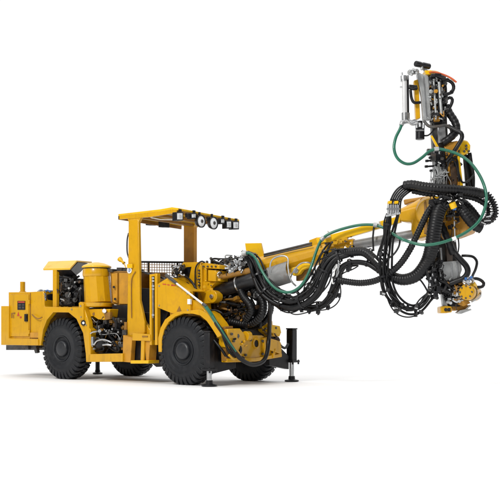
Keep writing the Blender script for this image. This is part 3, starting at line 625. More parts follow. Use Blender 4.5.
for q in ((231, 334), (233, 341), (238, 348), (233, 356), (245, 355), (262, 354), (272, 352), (277, 350), (250, 340), (262, 341), (269, 344), (275, 328)): bolt_dir(m, XP(q[0], q[1], XB+.085 if q[0] < 236 else XB+.01), (1, 0, 0), .022, .03)
part(m, 'bumper_bolts', GRY, fb, 0)
m = MB()
P = [XP(233, 348, XB+.12), XP(238, 352, XB+.12), XP(240, 357, XB+.12), XP(234, 359, XB+.12), XP(229, 355, XB+.12)]
m.tube(spline(P), .020); part(m, 'bumper_pipe', YEL, fb, 0)
m = MB(); c2 = XP(247, 336, XB+.05); m.lathe(c2-Vector((0, .05, 0)), c2+Vector((0, .05, 0)), [(0, .08), (1, .08)], 20); part(m, 'tow_eye', YEL, fb, .004)

clutter((228, 331, 246, 358), XB+.02, XB+.08, 16, 120, fb, plane=XP, size=.045, mats=[YEL, GRY, OIL, YEL, BPT], toward=Vector((1, -.3, 0)))
clutter((262, 330, 280, 354), XB+.0, XB+.05, 12, 121, fb, plane=XP, size=.045, mats=[YEL, GRY, OIL, YEL], toward=Vector((1, -.3, 0)))
m = MB()
for x0, x1, ya, yb_ in ((237.5, 239, 341, 361), (264.5, 266, 338, 359.5), (273.5, 275, 341, 358)): front([(x0, ya), (x1, ya), (x1, yb_), (x0, yb_)], XB+.05, XB-.02, m)
part(m, 'bumper_rib', YEL, fb, .006)
m = MB(); front([(227, 358.6), (256, 358), (282, 353.4), (282, 356.8), (256, 361.4), (227, 362.2)], XB+.03, XB-.02, m); part(m, 'bumper_lip', YEL, fb, .005)
m = MB(); m.tube(spline([XP(222, 333, XB+.05), XP(226, 345, XB+.1), XP(231, 354, XB+.12), XP(238, 355, XB+.12), XP(241, 350, XB+.1), XP(239, 344, XB+.04)]), .020); part(m, 'bumper_hose', HOS, fb, 0)
# more clutter between the knuckle and the fender
clutter((206, 306, 226, 330), .1, .3, 18, 122, None, plane=B, size=.06, mats=[YDK, OIL, BPT])
# ================================================================ boom
def hose(name, P, r, mt=HOS, parent=None, ribs=0, depth_=.12, n=10, step=None, plane=B, clamps=0, clamp_mat=None):
    """P: (px, py, off) triples or vectors"""
    V = [plane(*q) if not isinstance(q, Vector) else q for q in P]
    path = spline(V, step or (max(.009, r*.16) if ribs else .03)); m = MB(); m.tube(path, r, n if callable(r) or r > .02 else 8, ribs, depth_)
    o = part(m, name, mt, parent, 0, sharp=60 if ribs else 38)
    if clamps:
        c = MB()
        for k in range(clamps):
            i = int((k+.6)/(clamps+.2)*(len(path)-2)); a_ = path[i]; t = (path[i+1]-path[i]).normalized(); c.cyl(a_-t*.012, a_+t*.012, r*1.22, r*1.22, 12)
        part(c, 'hose_clamp', clamp_mat or BPT, o, 0)
    return o
def bundle(name, P, n, R, r, parent=None, plane=B, seed=0, clamps=6, twist=.8, mats=None, wild=.25, ribs=0):
    """several hoses running together; each hose is a mesh of its own"""
    V = [plane(*q) if not isinstance(q, Vector) else q for q in P]; path = spline(V, .05); rr = random.Random(seed)
    frames = []; u = (path[1]-path[0]).normalized().orthogonal().normalized()
    for i, p_ in enumerate(path):
        t = (path[min(i+1, len(path)-1)]-path[max(i-1, 0)]).normalized(); u = (u-t*u.dot(t)).normalized(); frames.append((p_, t, u, t.cross(u)))
    hs = []; root = None
    for k in range(n):
        ph = 2*math.pi*k/n+rr.random(); tw = rr.uniform(-twist, twist); rad = R*rr.uniform(.75, 1.1); w1 = rr.uniform(2, 6); pp = rr.random()*6
        pts = []
        for i, (p_, t, u, v) in enumerate(frames):
            s_ = i/len(frames); an = ph+tw*s_*6; q = rad*(1+wild*math.sin(w1*s_*6+pp))*min(1, .25+s_*5, .25+(1-s_)*5); pts.append(p_+u*math.cos(an)*q+v*math.sin(an)*q)
        m = MB(); rk = r*rr.uniform(.8, 1.2); m.tube(spline(pts, .03 if not ribs else rk*.3), rk, 8, ribs, .16)
        mt = (mats[k % len(mats)] if mats else HOS)
        o = part(m, name, mt, parent, 0, sharp=60); hs.append(o); root = root or o
    if clamps:
        c = MB()
        for k in range(clamps):
            i = int((k+.5)/clamps*(len(frames)-1)); p_, t, u, v = frames[i]; c.lathe(p_-t*.015, p_+t*.015, [(0, R+r*1.15), (1, R+r*1.15)], 16, closed=False)
            c.box(p_-UP*(R+r*1.3), .04, .04, .05)
        part(c, 'hose_clamp', BPT, root, 0)
    return hs
def bd(px, py, off=0): return dep(B(px, py, off))
# boom cylinder pair at the foot
a_, b_ = B(216, 293, -.30), B(258, 278, -.30); s0 = pxs(dep(b_))
m = MB(); m.lathe(a_, b_, [(0, 5.5*s0), (.03, 6.3*s0), (.5, 7.0*s0), (.52, 8.2*s0), (.56, 8.2*s0), (.57, 7.4*s0), (.96, 7.6*s0), (1, 6.6*s0)], 30); cy = part(m, 'lift_cylinder', BPT, None, .003)
m = MB(); q = a_.lerp(b_, .55); t = (b_-a_).normalized(); m.cyl(q-t*.012, q+t*.012, 8.6*s0, 8.6*s0, 30); part(m, 'cylinder_band', STL, cy, 0)
m = MB(); m.lathe(B(216, 278.5, -.34), B(253, 270.5, -.30), [(0, 2.8*s0), (.8, 2.9*s0), (.82, 3.8*s0), (1, 3.8*s0)], 22); part(m, 'slew_rod', YDK, None, .003)
m = MB(); m.lathe(B(210, 309, -.12), B(246, 297, -.05), [(0, 4.6*s0), (.03, 5*s0), (.6, 5*s0), (.62, 5.8*s0), (.7, 5.8*s0), (.72, 4*s0), (1, 4*s0)], 22); m.lathe(B(208, 320, -.05), B(240, 311, .0), [(0, 4*s0), (.5, 4*s0), (.52, 4.8*s0), (.6, 4.8*s0), (.62, 3*s0), (1, 3*s0)], 22); part(m, 'swing_cylinder', YDK, None, .003)
m = MB(); m.lathe(B(218, 284, .2), B(262, 268, .2), [(0, 7*s0), (1, 8*s0)], 22); part(m, 'upper_cylinder', OIL, None, .003)
m = MB(); bprism([(204, 303), (214, 301), (222, 306), (232, 300), (243, 306), (240, 326), (222, 329), (208, 320)], .08, .3, m); part(m, 'boom_foot_casting', OIL, None, .02)
m = MB(); bprism([(230, 268), (256, 262), (268, 262), (272, 282), (258, 290), (240, 292), (228, 286)], .05, .32, m); part(m, 'boom_knuckle', OIL, None, .02)
# valve bank with many fittings
m = MB(); bprism([(215, 268), (222, 262), (238, 257), (250, 255), (256, 266), (250, 276), (228, 277), (216, 277)], -.05, .3, m); vb = part(m, 'valve_bank', BPT, None, .01)
m = MB(); squig(m, (212, 259, 250, 274), -.25, .05, 34, .010, .02, plane=B, seed=71, turns=4); part(m, 'valve_hose', HOS, vb, 0)
rr = random.Random(5); m = MB()
for k in range(46):
    x = rr.uniform(229, 246); y = 273-(x-229)*.35-rr.uniform(0, 15)*(.5+.5*(x-229)/17); p = B(x, y, rr.uniform(-.36, -.2)); d = Vector((rr.uniform(-1, 1), rr.uniform(-1, 0), rr.uniform(-1, 1))).normalized()
    m.cyl(p, p+d*.07, .016, .022, 6)
for k in range(14):
    x = rr.uniform(210, 228); p = B(x, rr.uniform(263, 279), -.25); d = Vector((rr.uniform(-1, 1), -1, rr.uniform(-1, 1))).normalized(); m.cyl(p, p+d*.05, .012, .016, 6)
part(m, 'valve_fitting', STL, vb, 0)
m = MB()
for k in range(16):
    x = rr.uniform(212, 240); p = B(x, rr.uniform(262-(x-212)*.2, 272), rr.uniform(-.3, -.1)); m.box(p, .05, .05, .07)
for q in ((211, 258.5), (216, 263), (207, 262)): m.cyl(B(q[0], q[1]+5, -.2), B(q[0], q[1], -.2), .01); m.ball(B(q[0], q[1], -.2), .025)
part(m, 'valve_block', GRY, vb, .004)
m = MB(); squig(m, (202, 284, 260, 328), -.26, .05, 44, .010, .026, plane=B, seed=91, turns=5, step=.04); part(m, 'boom_foot_hose', HOS, vb, 0)
m = MB(); squig(m, (204, 298, 246, 324), -.3, 0, 9, .012, .022, plane=B, seed=95, turns=4, step=.04); part(m, 'boom_foot_pipe', YDK, vb, 0)
rr = random.Random(15); m = MB()
for k in range(40):
    p = B(rr.uniform(204, 262), rr.uniform(284, 326), rr.uniform(-.2, .05)); d = Vector((rr.uniform(-.5, 1), -1, rr.uniform(-1, 1))).normalized(); m.cyl(p, p+d*.05, .012, .018, 6)
part(m, 'boom_foot_fitting', GRY, vb, 0)
clutter((206, 284, 262, 324), -.34, -.15, 55, 104, vb, plane=B, size=.05, mats=[OIL, OIL, BPT, YDK, GRY, BPT])
clutter((212, 260, 250, 274), -.36, -.2, 34, 105, vb, plane=B, size=.04, mats=[BPT, GRY, BPT, ALU, STL])
clutter((224, 257, 246, 264), -.1, .1, 12, 106, vb, plane=B, size=.04, mats=[BPT, GRY, BPT, ALU])
# corrugated hoses at the boom foot
hose('corrugated_hose', [(250, 286, -.1), (256, 293, -.28), (263, 302, -.30), (262, 314, -.30), (253, 323, -.28), (242, 324, -.26), (231, 322, -.24), (229, 327, -.2)], 4.1*s0, ribs=4, clamps=2)
hose('corrugated_hose', [(238, 284, -.3), (243, 296, -.36), (250, 305, -.38), (251, 312, -.36), (246, 320, -.34)], 3.9*s0, ribs=4)
hose('corrugated_hose', [(258, 288, -.0), (268, 296, .0), (271, 308, .0), (266, 320, .0), (256, 327, .0)], 3.2*s0, ribs=4)
m = MB(); bprism([(242.5, 303), (247, 301), (250, 310), (248, 319), (244, 314)], -.1, .0, m); part(m, 'yellow_bracket', YBR)

# main boom tube
pa, pb = B(258, 270.5, .12), B(330, 250.0, .12)
m = MB(); s1 = pxs(dep(pa)); s2 = pxs(dep(pb)); m.lathe(pa, pb, [(0, 12.5*s1), (.02, 13.6*s1), (.55, 12.3*s1), (.97, 10.5*s2), (1, 9.6*s2)], 14)
bt = part(m, 'boom_tube', YEL, None, .008, sharp=20)
m = MB(); bprism([(245, 243.3), (260.8, 243), (263.8, 256.5), (264, 262), (247.5, 262.5)], .10, .14, m); part(m, 'boom_flag_plate', YBR, bt, .004)
m = MB(); bprism([(309, 240.2), (316.5, 237.4), (331, 236.6), (331, 243), (309, 248)], .0, .25, m); part(m, 'boom_top_box', YEL, bt, .008)
m = MB(); m.lathe(B(326, 249.6, .10), B(355, 244.6, .10), [(0, 9*s2), (.35, 7.6*s2), (.4, 6.6*s2), (.95, 6.4*s2), (1, 5.6*s2)], 24); part(m, 'boom_collar', YEL, bt, .004)
m = MB()
for k in range(5): bolt_dir(m, B(320+k*6.5, 244.5-k*.9, -.07), -BN, .022, .035)
for k in range(6): bolt_dir(m, B(335+k*3.2, 239.3-k*.4, .0), UP, .016, .03)
part(m, 'boom_bolts', GRY, bt, 0)
m = MB(); m.tube([B(264, 256.5, -.1), B(312, 245.2, -.1)], .014); m.tube([B(264, 254.6, .0), B(312, 243, .0)], .018); part(m, 'boom_pipe', GRY, bt, 0)
m = MB(); s3 = pxs(bd(380, 238)); m.cyl(B(352, 244.8, .1), B(414, 233.8, .1), 4.3*s3, 4.3*s3, 26); part(m, 'telescopic_tube', DLG, bt, 0)
m = MB(); m.cyl(B(350, 250, .16), B(408, 240, .16), 2.0*s3, 2.0*s3, 16); part(m, 'extension_rod', CHR, bt, 0)
m = MB(); bprism([(316, 238.2), (332, 234.2), (400, 215.6), (400, 222.4), (334, 241.2), (317, 243.6)], -.03, .05, m); tb = part(m, 'top_guide_bar', YBR, bt, .008)
m = MB(); 
for x, y in ((340, 238.5), (345, 236.5), (335, 240)): m.box(B(x, y+3, -.08), .10, .05, .05, BD)
part(m, 'guide_bracket', YEL, bt, .004)
m = MB(); bprism([(372.5, 222.6), (378.5, 221), (380, 226.4), (373.5, 227.2)], -.10, -.02, m); part(m, 'hose_saddle', WHT, bt, .004)
m = MB(); m.tube([B(374, 226, -.06), B(372.8, 238, -.09), B(373.5, 251, -.1)], .015); part(m, 'saddle_strap', BPT, bt, 0)
m = MB(); bprism([(321.5, 232.4), (327, 230.6), (329, 236.4), (323.5, 238.6)], -.13, -.05, m); part(m, 'hose_saddle', WHT, bt, .004)
# curved guard plate with chrome loop
gp = MB(); n = 14; vs = []; fs = []
P0, P1 = B(271.5, 268.5, -.0), B(289, 263.5, -.0); P2 = B(279, 290, -.0); ax = (P1-P0)
for i in range(n+1):
    t = i/n; an = math.pi*(.05+.80*t); lo = P0.lerp(P2, t*.95); off = -BN*(.14+.20*math.sin(an))
    a_ = lo+off; vs += [a_, a_+ax*1.15+UP*.015, a_+BN*.02, a_+ax*1.15+BN*.02+UP*.015]
for i in range(n):
    k = i*4; fs += [(k, k+1, k+5, k+4), (k+2, k+6, k+7, k+3), (k, k+4, k+6, k+2), (k+1, k+3, k+7, k+5)]
fs += [(0, 2, 3, 1), (n*4, n*4+1, n*4+3, n*4+2)]
gp.add(vs, fs); m = MB()
for k in range(3): m.tube([v+Vector((0, -.008, -.0)) for v in (Vector(vs[(4+k*3)*4]), Vector(vs[(4+k*3)*4+1]))], .008, 6)
gpo = part(gp, 'guard_plate', DLG, bt, 0)
def loop(x, dx):
    return spline([B(271+x, 276, -.30), B(270+x, 267, -.33), B(272+x, 260, -.33), B(278+x+dx, 256.6, -.33), B(284.5+x+dx, 256, -.33), B(288+x+dx, 259, -.33), B(288+x+dx, 267, -.36), B(289.5+x+dx, 276, -.37), B(292+x+dx, 282, -.35), B(296+x+dx, 286, -.3)], .02)
m = MB(); m.tube(loop(0, 0), .013); part(m, 'guard_loop', ALU, gpo, 0)
m = MB(); m.tube(spline([B(289, 283, -.2), B(293, 272, -.3), B(300, 264, -.3), B(307, 262.5, -.3), B(313, 264, -.2)], .02), .011); part(m, 'guard_loop', ALU, gpo, 0)
m = MB(); bprism([(291, 268), (296, 266.5), (303, 263.5), (309, 263), (311, 266), (302, 270), (299, 274), (294, 276), (291, 274)], -.22, -.12, m); lk = part(m, 'boom_link', YBR, bt, .01)
m = MB(); p = B(295.5, 270.6, -.25); m.cyl(p, p+BN*.15, .045, .045, 16); part(m, 'link_pin', STL, lk, 0)
m = MB(); bprism([(296, 272), (308, 266), (312, 272), (303, 280), (296, 281)], -.1, .0, m); part(m, 'boom_shoe', YDK, bt, .01)

# hose sweeps under the boom (inner sweep, outer sweep)
inn = [(246, 254, -.25), (253, 262, -.32), (258, 275, -.36), (265, 290, -.38), (277, 300, -.38), (291, 304.5, -.38), (305, 300, -.38), (315, 291, -.38), (321, 278, -.36), (328, 264, -.33), (337, 256, -.30), (350, 253, -.28)]
bundle('hydraulic_hose', inn, 6, .075, .032, seed=3, clamps=8, twist=.25, wild=.12)
out2 = [(250, 258, -.15), (258, 268, -.2), (266, 282, -.22), (276, 292, -.24), (288, 301, -.26), (300, 305.5, -.28), (314, 307.6, -.28), (325, 303, -.26), (332.5, 293, -.24), (337, 281, -.22), (339, 272, -.22), (346, 264.5, -.2), (358, 262, -.2)]
bundle('hydraulic_hose', out2, 5, .048, .022, seed=8, clamps=9, twist=.35, wild=.3, mats=[HOS, HOS, HOS, GRY, HOS])
bundle('hydraulic_hose', [(248, 252, -.1), (256, 258, -.2), (264, 272, -.3), (273, 286, -.33), (282, 293, -.33), (294, 296, -.33), (303, 289, -.3), (312, 276, -.3), (319, 264, -.26), (326, 250, -.22), (330, 243, -.1)], 3, .04, .016, seed=12, clamps=6, twist=.3, wild=.3)
bundle('hydraulic_hose', [(a, b, c-.04) for a, b, c in inn], 5, .12, .011, seed=103, clamps=0, twist=.5, wild=.5)
bundle('hydraulic_hose', [(a, b+1, c-.03) for a, b, c in out2], 5, .09, .010, seed=104, clamps=0, twist=.6, wild=.6, mats=[HOS, GRY, HOS])
# messy thin hoses and metal bits between the sweeps
m = MB(); rr = random.Random(8); 
for k in range(16):
    x = rr.uniform(300, 338); y = 300-(x-300)*.85+rr.uniform(-5, 6); P = [B(x, y, -.3), B(x+rr.uniform(3, 8), y-rr.uniform(4, 10), -.34), B(x+rr.uniform(6, 14), y-rr.uniform(10, 22), -.28)]; m.tube(spline(P), rr.uniform(.006, .010), 6)
part(m, 'braided_cable', STL, None, 0)
m = MB()
for q in ((268, 288), (283, 306), (285, 309), (302, 309), (309, 312), (318, 313), (328, 308), (336, 296), (342, 283), (339, 296), (318, 283), (322, 270), (331, 258), (296, 304), (348, 270), (306, 290), (289, 297), (350, 266)): m.box(B(q[0], q[1]-1, -.33), .05, .05, .06); m.cyl(B(q[0], q[1], -.36), B(q[0]+.5, q[1]+2, -.36), .018, .018, 8)
part(m, 'hose_fitting', BPT, None, .003)
# black hose hanging from the sweep to the bumper, and the green/black loop from the lance
lower = [N(205, 305.6, -1.06), N(211, 314, -1.02), N(216, 323, -.98)]
hose('green_water_hose', lower, .030, GRN)
hose('supply_hose', [N(216, 323, -.98), XP(223, 333, .95), XP(232, 348, .98), XP(241, 359, 1.0), XP(252, 364.5, 1.0), XP(262, 362, 1.0), XP(267, 353, .98), XP(269, 335, .95), B(270, 312, -.35), B(270.4, 296, -.4), B(270.5, 289, -.36)], .036, HOS)
m = MB(); m.tube(spline([N(212.5, 316, -1.035), XP(221, 329, 1.0), XP(228.5, 341, 1.02), XP(236, 351.5, 1.04)]), .014); part(m, 'green_stripe', GRN, None, 0)

# hoses right of the sweeps
RB = 5.6*s3
hose('corrugated_hose', [(330, 257, -.25), (340, 253.6, -.28), (352, 251.8, -.30), (364, 252, -.32), (374, 259.5, -.34), (384, 270, -.36), (394, 277.5, -.38), (405, 279.6, -.4), (417, 275, -.4), (427, 262, -.4), (432, 246, -.42), (434.5, 228, -.44), (438, 212, -.42), (444, 202, -.38), (452, 200, -.3)], lambda t: RB*(0.84+.42*min(1, max(0, (t-.3)*2.2))), ribs=4, depth_=.06, n=16, step=.010)
hose('corrugated_hose', [(338, 279.8, -.36), (349, 282, -.38), (362, 283, -.40), (376, 280.5, -.44), (389, 273.5, -.48), (400, 264, -.52), (409, 251, -.54), (416, 237, -.54), (422, 224, -.52), (428, 212, -.48), (434.5, 204, -.4), (442, 200, -.3)], 3.3*s3, ribs=4, depth_=.15, n=12, step=.010)
hose('hydraulic_hose', [(338, 280, -.3), (339.5, 271, -.3), (346, 264.3, -.3), (356, 262.2, -.3), (368, 264, -.32), (378, 270, -.34), (390, 276, -.36)], 2.6*s3, ribs=0, clamps=4)
bundle('hydraulic_hose', [(330, 255, -.2), (342, 251.5, -.22), (356, 250.3, -.24), (368, 253, -.26), (378, 262, -.26), (390, 272, -.26)], 4, .06, .022, seed=31, clamps=4, twist=.2)
m = MB(); m.tube([B(374.5, 258.5, -.46), B(383, 267.5, -.48), B(388, 272.5, -.5)], .008); part(m, 'pale_cable', WHT, None, 0)
bundle('braided_hose', [(333, 284, -.36), (336, 274, -.36), (338, 262, -.34), (336, 253, -.28)], 3, .035, .009, seed=41, clamps=2, mats=[STL, WHT, STL])

# ---------------------------------------------------------------- boom head
pa, pb = B(397, 216, .05), B(424, 208.6, .05); sh = pxs(dep(pb))
m = MB(); m.lathe(pa, pb, [(0, 4.0*sh), (.06, 5.6*sh), (.6, 8.4*sh), (1, 11*sh)], 26); bh = part(m, 'boom_head', YEL, None, .004)
m = MB(); bprism([(398, 211.5), (411, 207.5), (421.5, 205), (426, 199.5), (432, 195.8), (437.5, 196), (440, 203), (436, 222), (428, 236), (414, 240), (410.5, 230), (411, 222), (400, 221.5)], -.12, .2, m); part(m, 'head_casting', YEL, bh, .03)
m = MB(); m.lathe(B(431, 213, -.2), B(437, 211.4, .26), [(0, 14*sh), (.15, 17*sh), (.85, 17*sh), (1, 14*sh)], 30); part(m, 'rotation_drum', YEL, bh, .01)
m = MB(); bprism([(424, 200), (426, 200), (427, 232), (424, 234)], -.24, -.1, m); part(m, 'head_print', YDK, bh, 0)
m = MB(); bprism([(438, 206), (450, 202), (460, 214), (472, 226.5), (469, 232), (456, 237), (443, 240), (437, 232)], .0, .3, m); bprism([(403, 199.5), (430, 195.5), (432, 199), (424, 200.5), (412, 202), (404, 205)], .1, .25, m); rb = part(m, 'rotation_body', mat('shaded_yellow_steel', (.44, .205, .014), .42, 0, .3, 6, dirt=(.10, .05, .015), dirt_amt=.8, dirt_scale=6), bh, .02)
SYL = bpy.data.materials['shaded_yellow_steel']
DH = dep(B(440, 205, 0))
def Q(px, py, off=0.0): return DP(px, py, DH+off)
sq_ = DH/FOC
print('DH', DH, 'boom end', B(440, 205))
def q(pts, o0, o1, m=None): return deep(pts, DH+o0, o1-o0, m)
def qpart(pts, o0, o1, name, mt, parent=None, bevel=.006): return part(q(pts, o0, o1), name, mt, parent, bevel)

# ---------------------------------------------------------------- feed beam with drill
fbm = MB(); q([(428.5, 72), (445, 74), (451, 200), (461, 280), (456, 308), (444.5, 308), (438.5, 266), (436, 200)], .02, .16, fbm)
fd = part(fbm, 'feed_beam', GRY, None, .01)
# silver cylinder at top left
m = MB(); m.cyl(Q(404.7, 118, -.25), Q(404.3, 80, -.25), 2.6*sq_, 2.6*sq_, 24); tc_ = part(m, 'grease_cylinder', POL, fd, 0)
m = MB(); m.cyl(Q(408, 117, -.22), Q(407.6, 79, -.22), 1.2*sq_, 1.2*sq_, 14); part(m, 'cylinder_rod', BPT, tc_, 0)
m = MB(); m.cyl(Q(403.8, 81.5, -.25), Q(403.6, 76, -.25), 3.2*sq_, 3.2*sq_, 20); m.cyl(Q(402.2, 79, -.28), Q(402, 72.6, -.28), .8*sq_, .8*sq_, 12); m.cyl(Q(407.4, 80, -.22), Q(407.2, 75.6, -.22), 1.6*sq_, 1.6*sq_, 12); m.cyl(Q(404.9, 121.5, -.25), Q(404.8, 113, -.25), 3.3*sq_, 3.3*sq_, 20); m.cyl(Q(408, 121, -.22), Q(408, 113, -.22), 1.8*sq_, 1.8*sq_, 14); m.cyl(Q(401.6, 87, -.26), Q(400, 87, -.26), .9*sq_, .9*sq_, 10); part(m, 'cylinder_fitting', STL, tc_, 0)
m = MB()
for P in ([(402, 120, -.27), (401.5, 124, -.28), (407, 122.6, -.26), (412, 123, -.24), (417, 121, -.2)], [(407, 118, -.24), (411, 121, -.24), (415, 120, -.2), (419, 124, -.16)], [(401, 121.5, -.3), (407, 120.5, -.3), (411.5, 124.6, -.26), (417, 124, -.2)]):
    m.tube(spline([Q(*z) for z in P]), .014)
part(m, 'cylinder_pipe', STL, tc_, 0)
m = MB(); m.tube(spline([Q(409.5, 87, -.2), Q(412.5, 88, -.2), Q(416, 88, -.15)]), .035); m.tube(spline([Q(410.5, 90, -.2), Q(411.5, 98, -.2), Q(414, 102.5, -.2), Q(420, 102.5, -.12)]), .022); m.cyl(Q(409, 86.5, -.2), Q(417, 87.2, -.2), .03); part(m, 'cylinder_mount', BPT, tc_, 0)
# knob cluster
m = MB(); rr = random.Random(2)
m.cyl(Q(409.5, 72.5, -.3), Q(417, 71.5, -.15), 2.6*sq_, 2.6*sq_, 14)
for z in ((409.6, 70.6), (413, 69.4), (416.4, 72.8), (411, 74.4), (415, 70), (412.5, 72)): m.cyl(Q(z[0], z[1], -.36), Q(z[0]+.8, z[1]+.4, -.22), 1.2*sq_, 1.2*sq_, 10)
m.cyl(Q(417, 73, -.12), Q(423, 76, -.1), 1.2*sq_, 1.2*sq_, 10); part(m, 'control_knob', ALU, fd, .003)
m = MB(); a_, b_ = Q(415.2, 63.6, -.15), Q(429.6, 66.6, -.02); m.lathe(a_, b_, [(0, 2.4*sq_), (.04, 2.9*sq_), (.35, 2.9*sq_), (.38, 2.5*sq_), (.48, 2.5*sq_), (.52, 2.9*sq_), (.96, 2.9*sq_), (1, 2.4*sq_)], 24); part(m, 'end_roller', BPT, fd, .003)
m = MB(); m.prism([Q(420.5, 65.5, -.06), Q(424, 66, -.06), Q(431, 73, -.06), Q(427, 76, -.06)], F*.03); m.cyl(Q(422, 70, -.1), Q(421.8, 65.5, -.1), .022, .022, 10); part(m, 'roller_arm', ALU, fd, .004)
qpart([(424.5, 70.4), (431, 70.2), (440, 72), (440, 74.5), (426, 74.5)], -.12, .1, 'roller_bracket', YBR, fd)
qpart([(414, 80.5), (418.6, 79), (420.3, 118), (416, 119.5)], -.12, -.02, 'yellow_rail', YEL, fd)
gr_ = qpart([(417, 73.6), (422.6, 74), (428.6, 76.5), (431.2, 119.8), (423.4, 119.8), (421.5, 96)], -.16, -.06, 'grey_rail', ALU, fd)
m = MB(); q([(422.9, 76), (424.2, 76.4), (427.6, 119), (426.2, 119)], -.175, -.16, m); part(m, 'rail_edge', STL, gr_, 0)
m = MB(); q([(428, 74), (444.5, 76), (446, 95), (448, 112), (442, 124), (430, 122)], -.05, .02, m)
ub = part(m, 'drill_carriage', BPT, fd, .01)
m = MB()
m.cyl(Q(439, 82, -.19), Q(441.4, 114, -.19), 1.5*sq_, 1.5*sq_, 16); m.cyl(Q(433.6, 79, -.17), Q(436, 118, -.17), 1.1*sq_, 1.1*sq_, 16)
part(m, 'guide_rod', ALU, ub, .002)
m = MB()
for z in ((430, 80, 5, 5), (431, 90, 5, 7), (432, 101, 6, 4), (441, 78, 6, 7), (443, 95, 5, 8), (432, 110, 8, 6), (444, 108, 5, 6), (436, 93, 4, 4)): q(rect(z[0], z[1], z[0]+z[2], z[1]+z[3]), -.14-.01*(z[0] % 3), -.05, m)
part(m, 'carriage_block', GRY, ub, .006)
m = MB()
for z in ((430, 84, 4, 3), (431, 98, 4, 3), (433, 106, 5, 3), (434, 116, 6, 5), (441, 88, 4, 4)): q(rect(z[0], z[1], z[0]+z[2], z[1]+z[3]), -.125, -.05, m)
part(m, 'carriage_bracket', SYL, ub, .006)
m = MB(); squig(m, (430, 77, 445.5, 121), -.16, -.07, 15, .008, .017, plane=Q, seed=61, turns=5); part(m, 'carriage_hose', HOS, ub, 0)
m = MB(); rr = random.Random(77)
for k in range(26):
    p = Q(rr.uniform(429.5, 445), rr.uniform(78, 121), -.17); d = Vector((rr.uniform(-1, 1), -.6, rr.uniform(-1, 1))).normalized(); m.cyl(p, p+d*.05, .008, .013, 6)
part(m, 'carriage_fitting', ALU, ub, 0)
clutter((430, 78, 445, 121), -.22, -.12, 40, 107, ub, plane=Q, size=.034, mats=[GRY, ALU, BPT, BPT, OIL, GRY, SYL], toward=-F)
hose('orange_hose', [(429, 72.4, -.15), (434, 72.2, -.16), (440, 73.4, -.17), (447.5, 76.2, -.18), (452.5, 79, -.18), (456.6, 82.4, -.18)], .014, RED, fd, plane=Q)
hose('tan_hose', [(428, 71, -.1), (436, 71.4, -.12), (444, 75, -.12), (450, 78, -.14), (455, 82, -.14)], .010, TAN, fd, plane=Q)
m = MB(); m.tube([Q(431, 75.5, -.2), Q(437, 75.4, -.2), Q(443, 77.5, -.2)], .03); m.box(Q(438, 75, -.22), .09, .03, .035, RT); part(m, 'top_connector', BPT, fd, 0)
hose('hydraulic_hose', [(441, 79, -.2), (447.8, 80.2, -.1), (452.6, 83.4, -.1), (453.6, 88.6, -.1), (450.4, 93, -.1), (443, 94.8, -.2)], 1.7*sq_, HOS, fd, plane=Q, clamps=2)
hose('hydraulic_hose', [(442, 103, -.2), (446.6, 99, -.1), (451, 97.6, -.1), (452.4, 101, -.1), (449.8, 107.4, -.1), (446, 113, -.15)], 1.6*sq_, HOS, fd, plane=Q)
m = MB(); m.cyl(Q(420, 139.5, -.1), Q(420, 127, -.1), 4.4*sq_, 4.4*sq_, 20); m.cyl(Q(420, 127.4, -.1), Q(420, 121, -.1), 2.6*sq_, 2.6*sq_, 16); mo = part(m, 'hydraulic_motor', BPT, fd, .008)
m = MB()
for z in ((416.6, 126), (420, 125), (423.4, 126.4)): m.cyl(Q(z[0], z[1]+2, -.2), Q(z[0], z[1]-2, -.2), .022, .022, 8)
q(rect(415.8, 129.5, 424.4, 131), -.17, -.1, m); part(m, 'motor_fitting', STL, mo, 0)
hose('hydraulic_hose', [(424, 121, -.18), (428, 125.6, -.2), (433, 127, -.22), (440, 126, -.22), (446, 125.4, -.2), (450.6, 128.4, -.16), (452, 134, -.1)], 1.5*sq_, GRY, fd, plane=Q)
hose('hydraulic_hose', [(423, 135.6, -.1), (428, 135.4, -.16), (432, 132, -.18), (435, 127, -.18), (432, 120, -.12)], .8*sq_, HOS, fd, plane=Q)
hose('hydraulic_hose', [(446, 106, -.05), (450, 114, -.08), (455, 122, -.1), (456.6, 130, -.12), (451, 137, -.14), (442.5, 143, -.12)], 4.0*sq_, HOS, fd, plane=Q, ribs=4, depth_=.08, step=.016)
hose('hydraulic_hose', [(448, 126, -.14), (456, 130.6, -.2), (461, 133, -.24), (462, 138, -.24), (457.6, 146, -.24), (451.5, 155, -.2), (446.6, 162, -.16)], 2.1*sq_, HOS, fd, plane=Q)
qpart([(437.6, 126), (445, 125), (446.4, 141), (439, 143)], -.1, 0, 'steel_column', STL, fd)
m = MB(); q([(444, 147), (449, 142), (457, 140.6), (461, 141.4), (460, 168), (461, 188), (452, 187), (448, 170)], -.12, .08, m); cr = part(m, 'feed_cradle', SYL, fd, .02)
m = MB(); q([(459, 142), (463.5, 139.6), (468, 140.4), (470.8, 145), (470.4, 152), (463, 155.6), (459.6, 154)], -.16, .1, m); part(m, 'cradle_cap', YBR, cr, .03)
m = MB(); q([(457.4, 156), (459.6, 156), (463.2, 186), (460.6, 187)], -.17, -.12, m); q([(430.6, 135.6), (432.4, 135.4), (438.8, 146.6), (436.6, 147.4)], -.2, -.16, m); part(m, 'yellow_strip', YBR, cr, .003)
m = MB()
for z in ((466, 149), (464, 151.5), (468.6, 151.5), (466, 146)): bolt_dir(m, Q(z[0], z[1], -.16), -F, .018, .03)
part(m, 'cradle_bolts', GRY, cr, 0)
hose('hydraulic_hose', [(464.5, 154, -.1), (465.4, 166, -.1), (468, 178, -.08), (470, 187, -.06), (470, 194, -.04)], 1.6*sq_, HOS, fd, plane=Q)
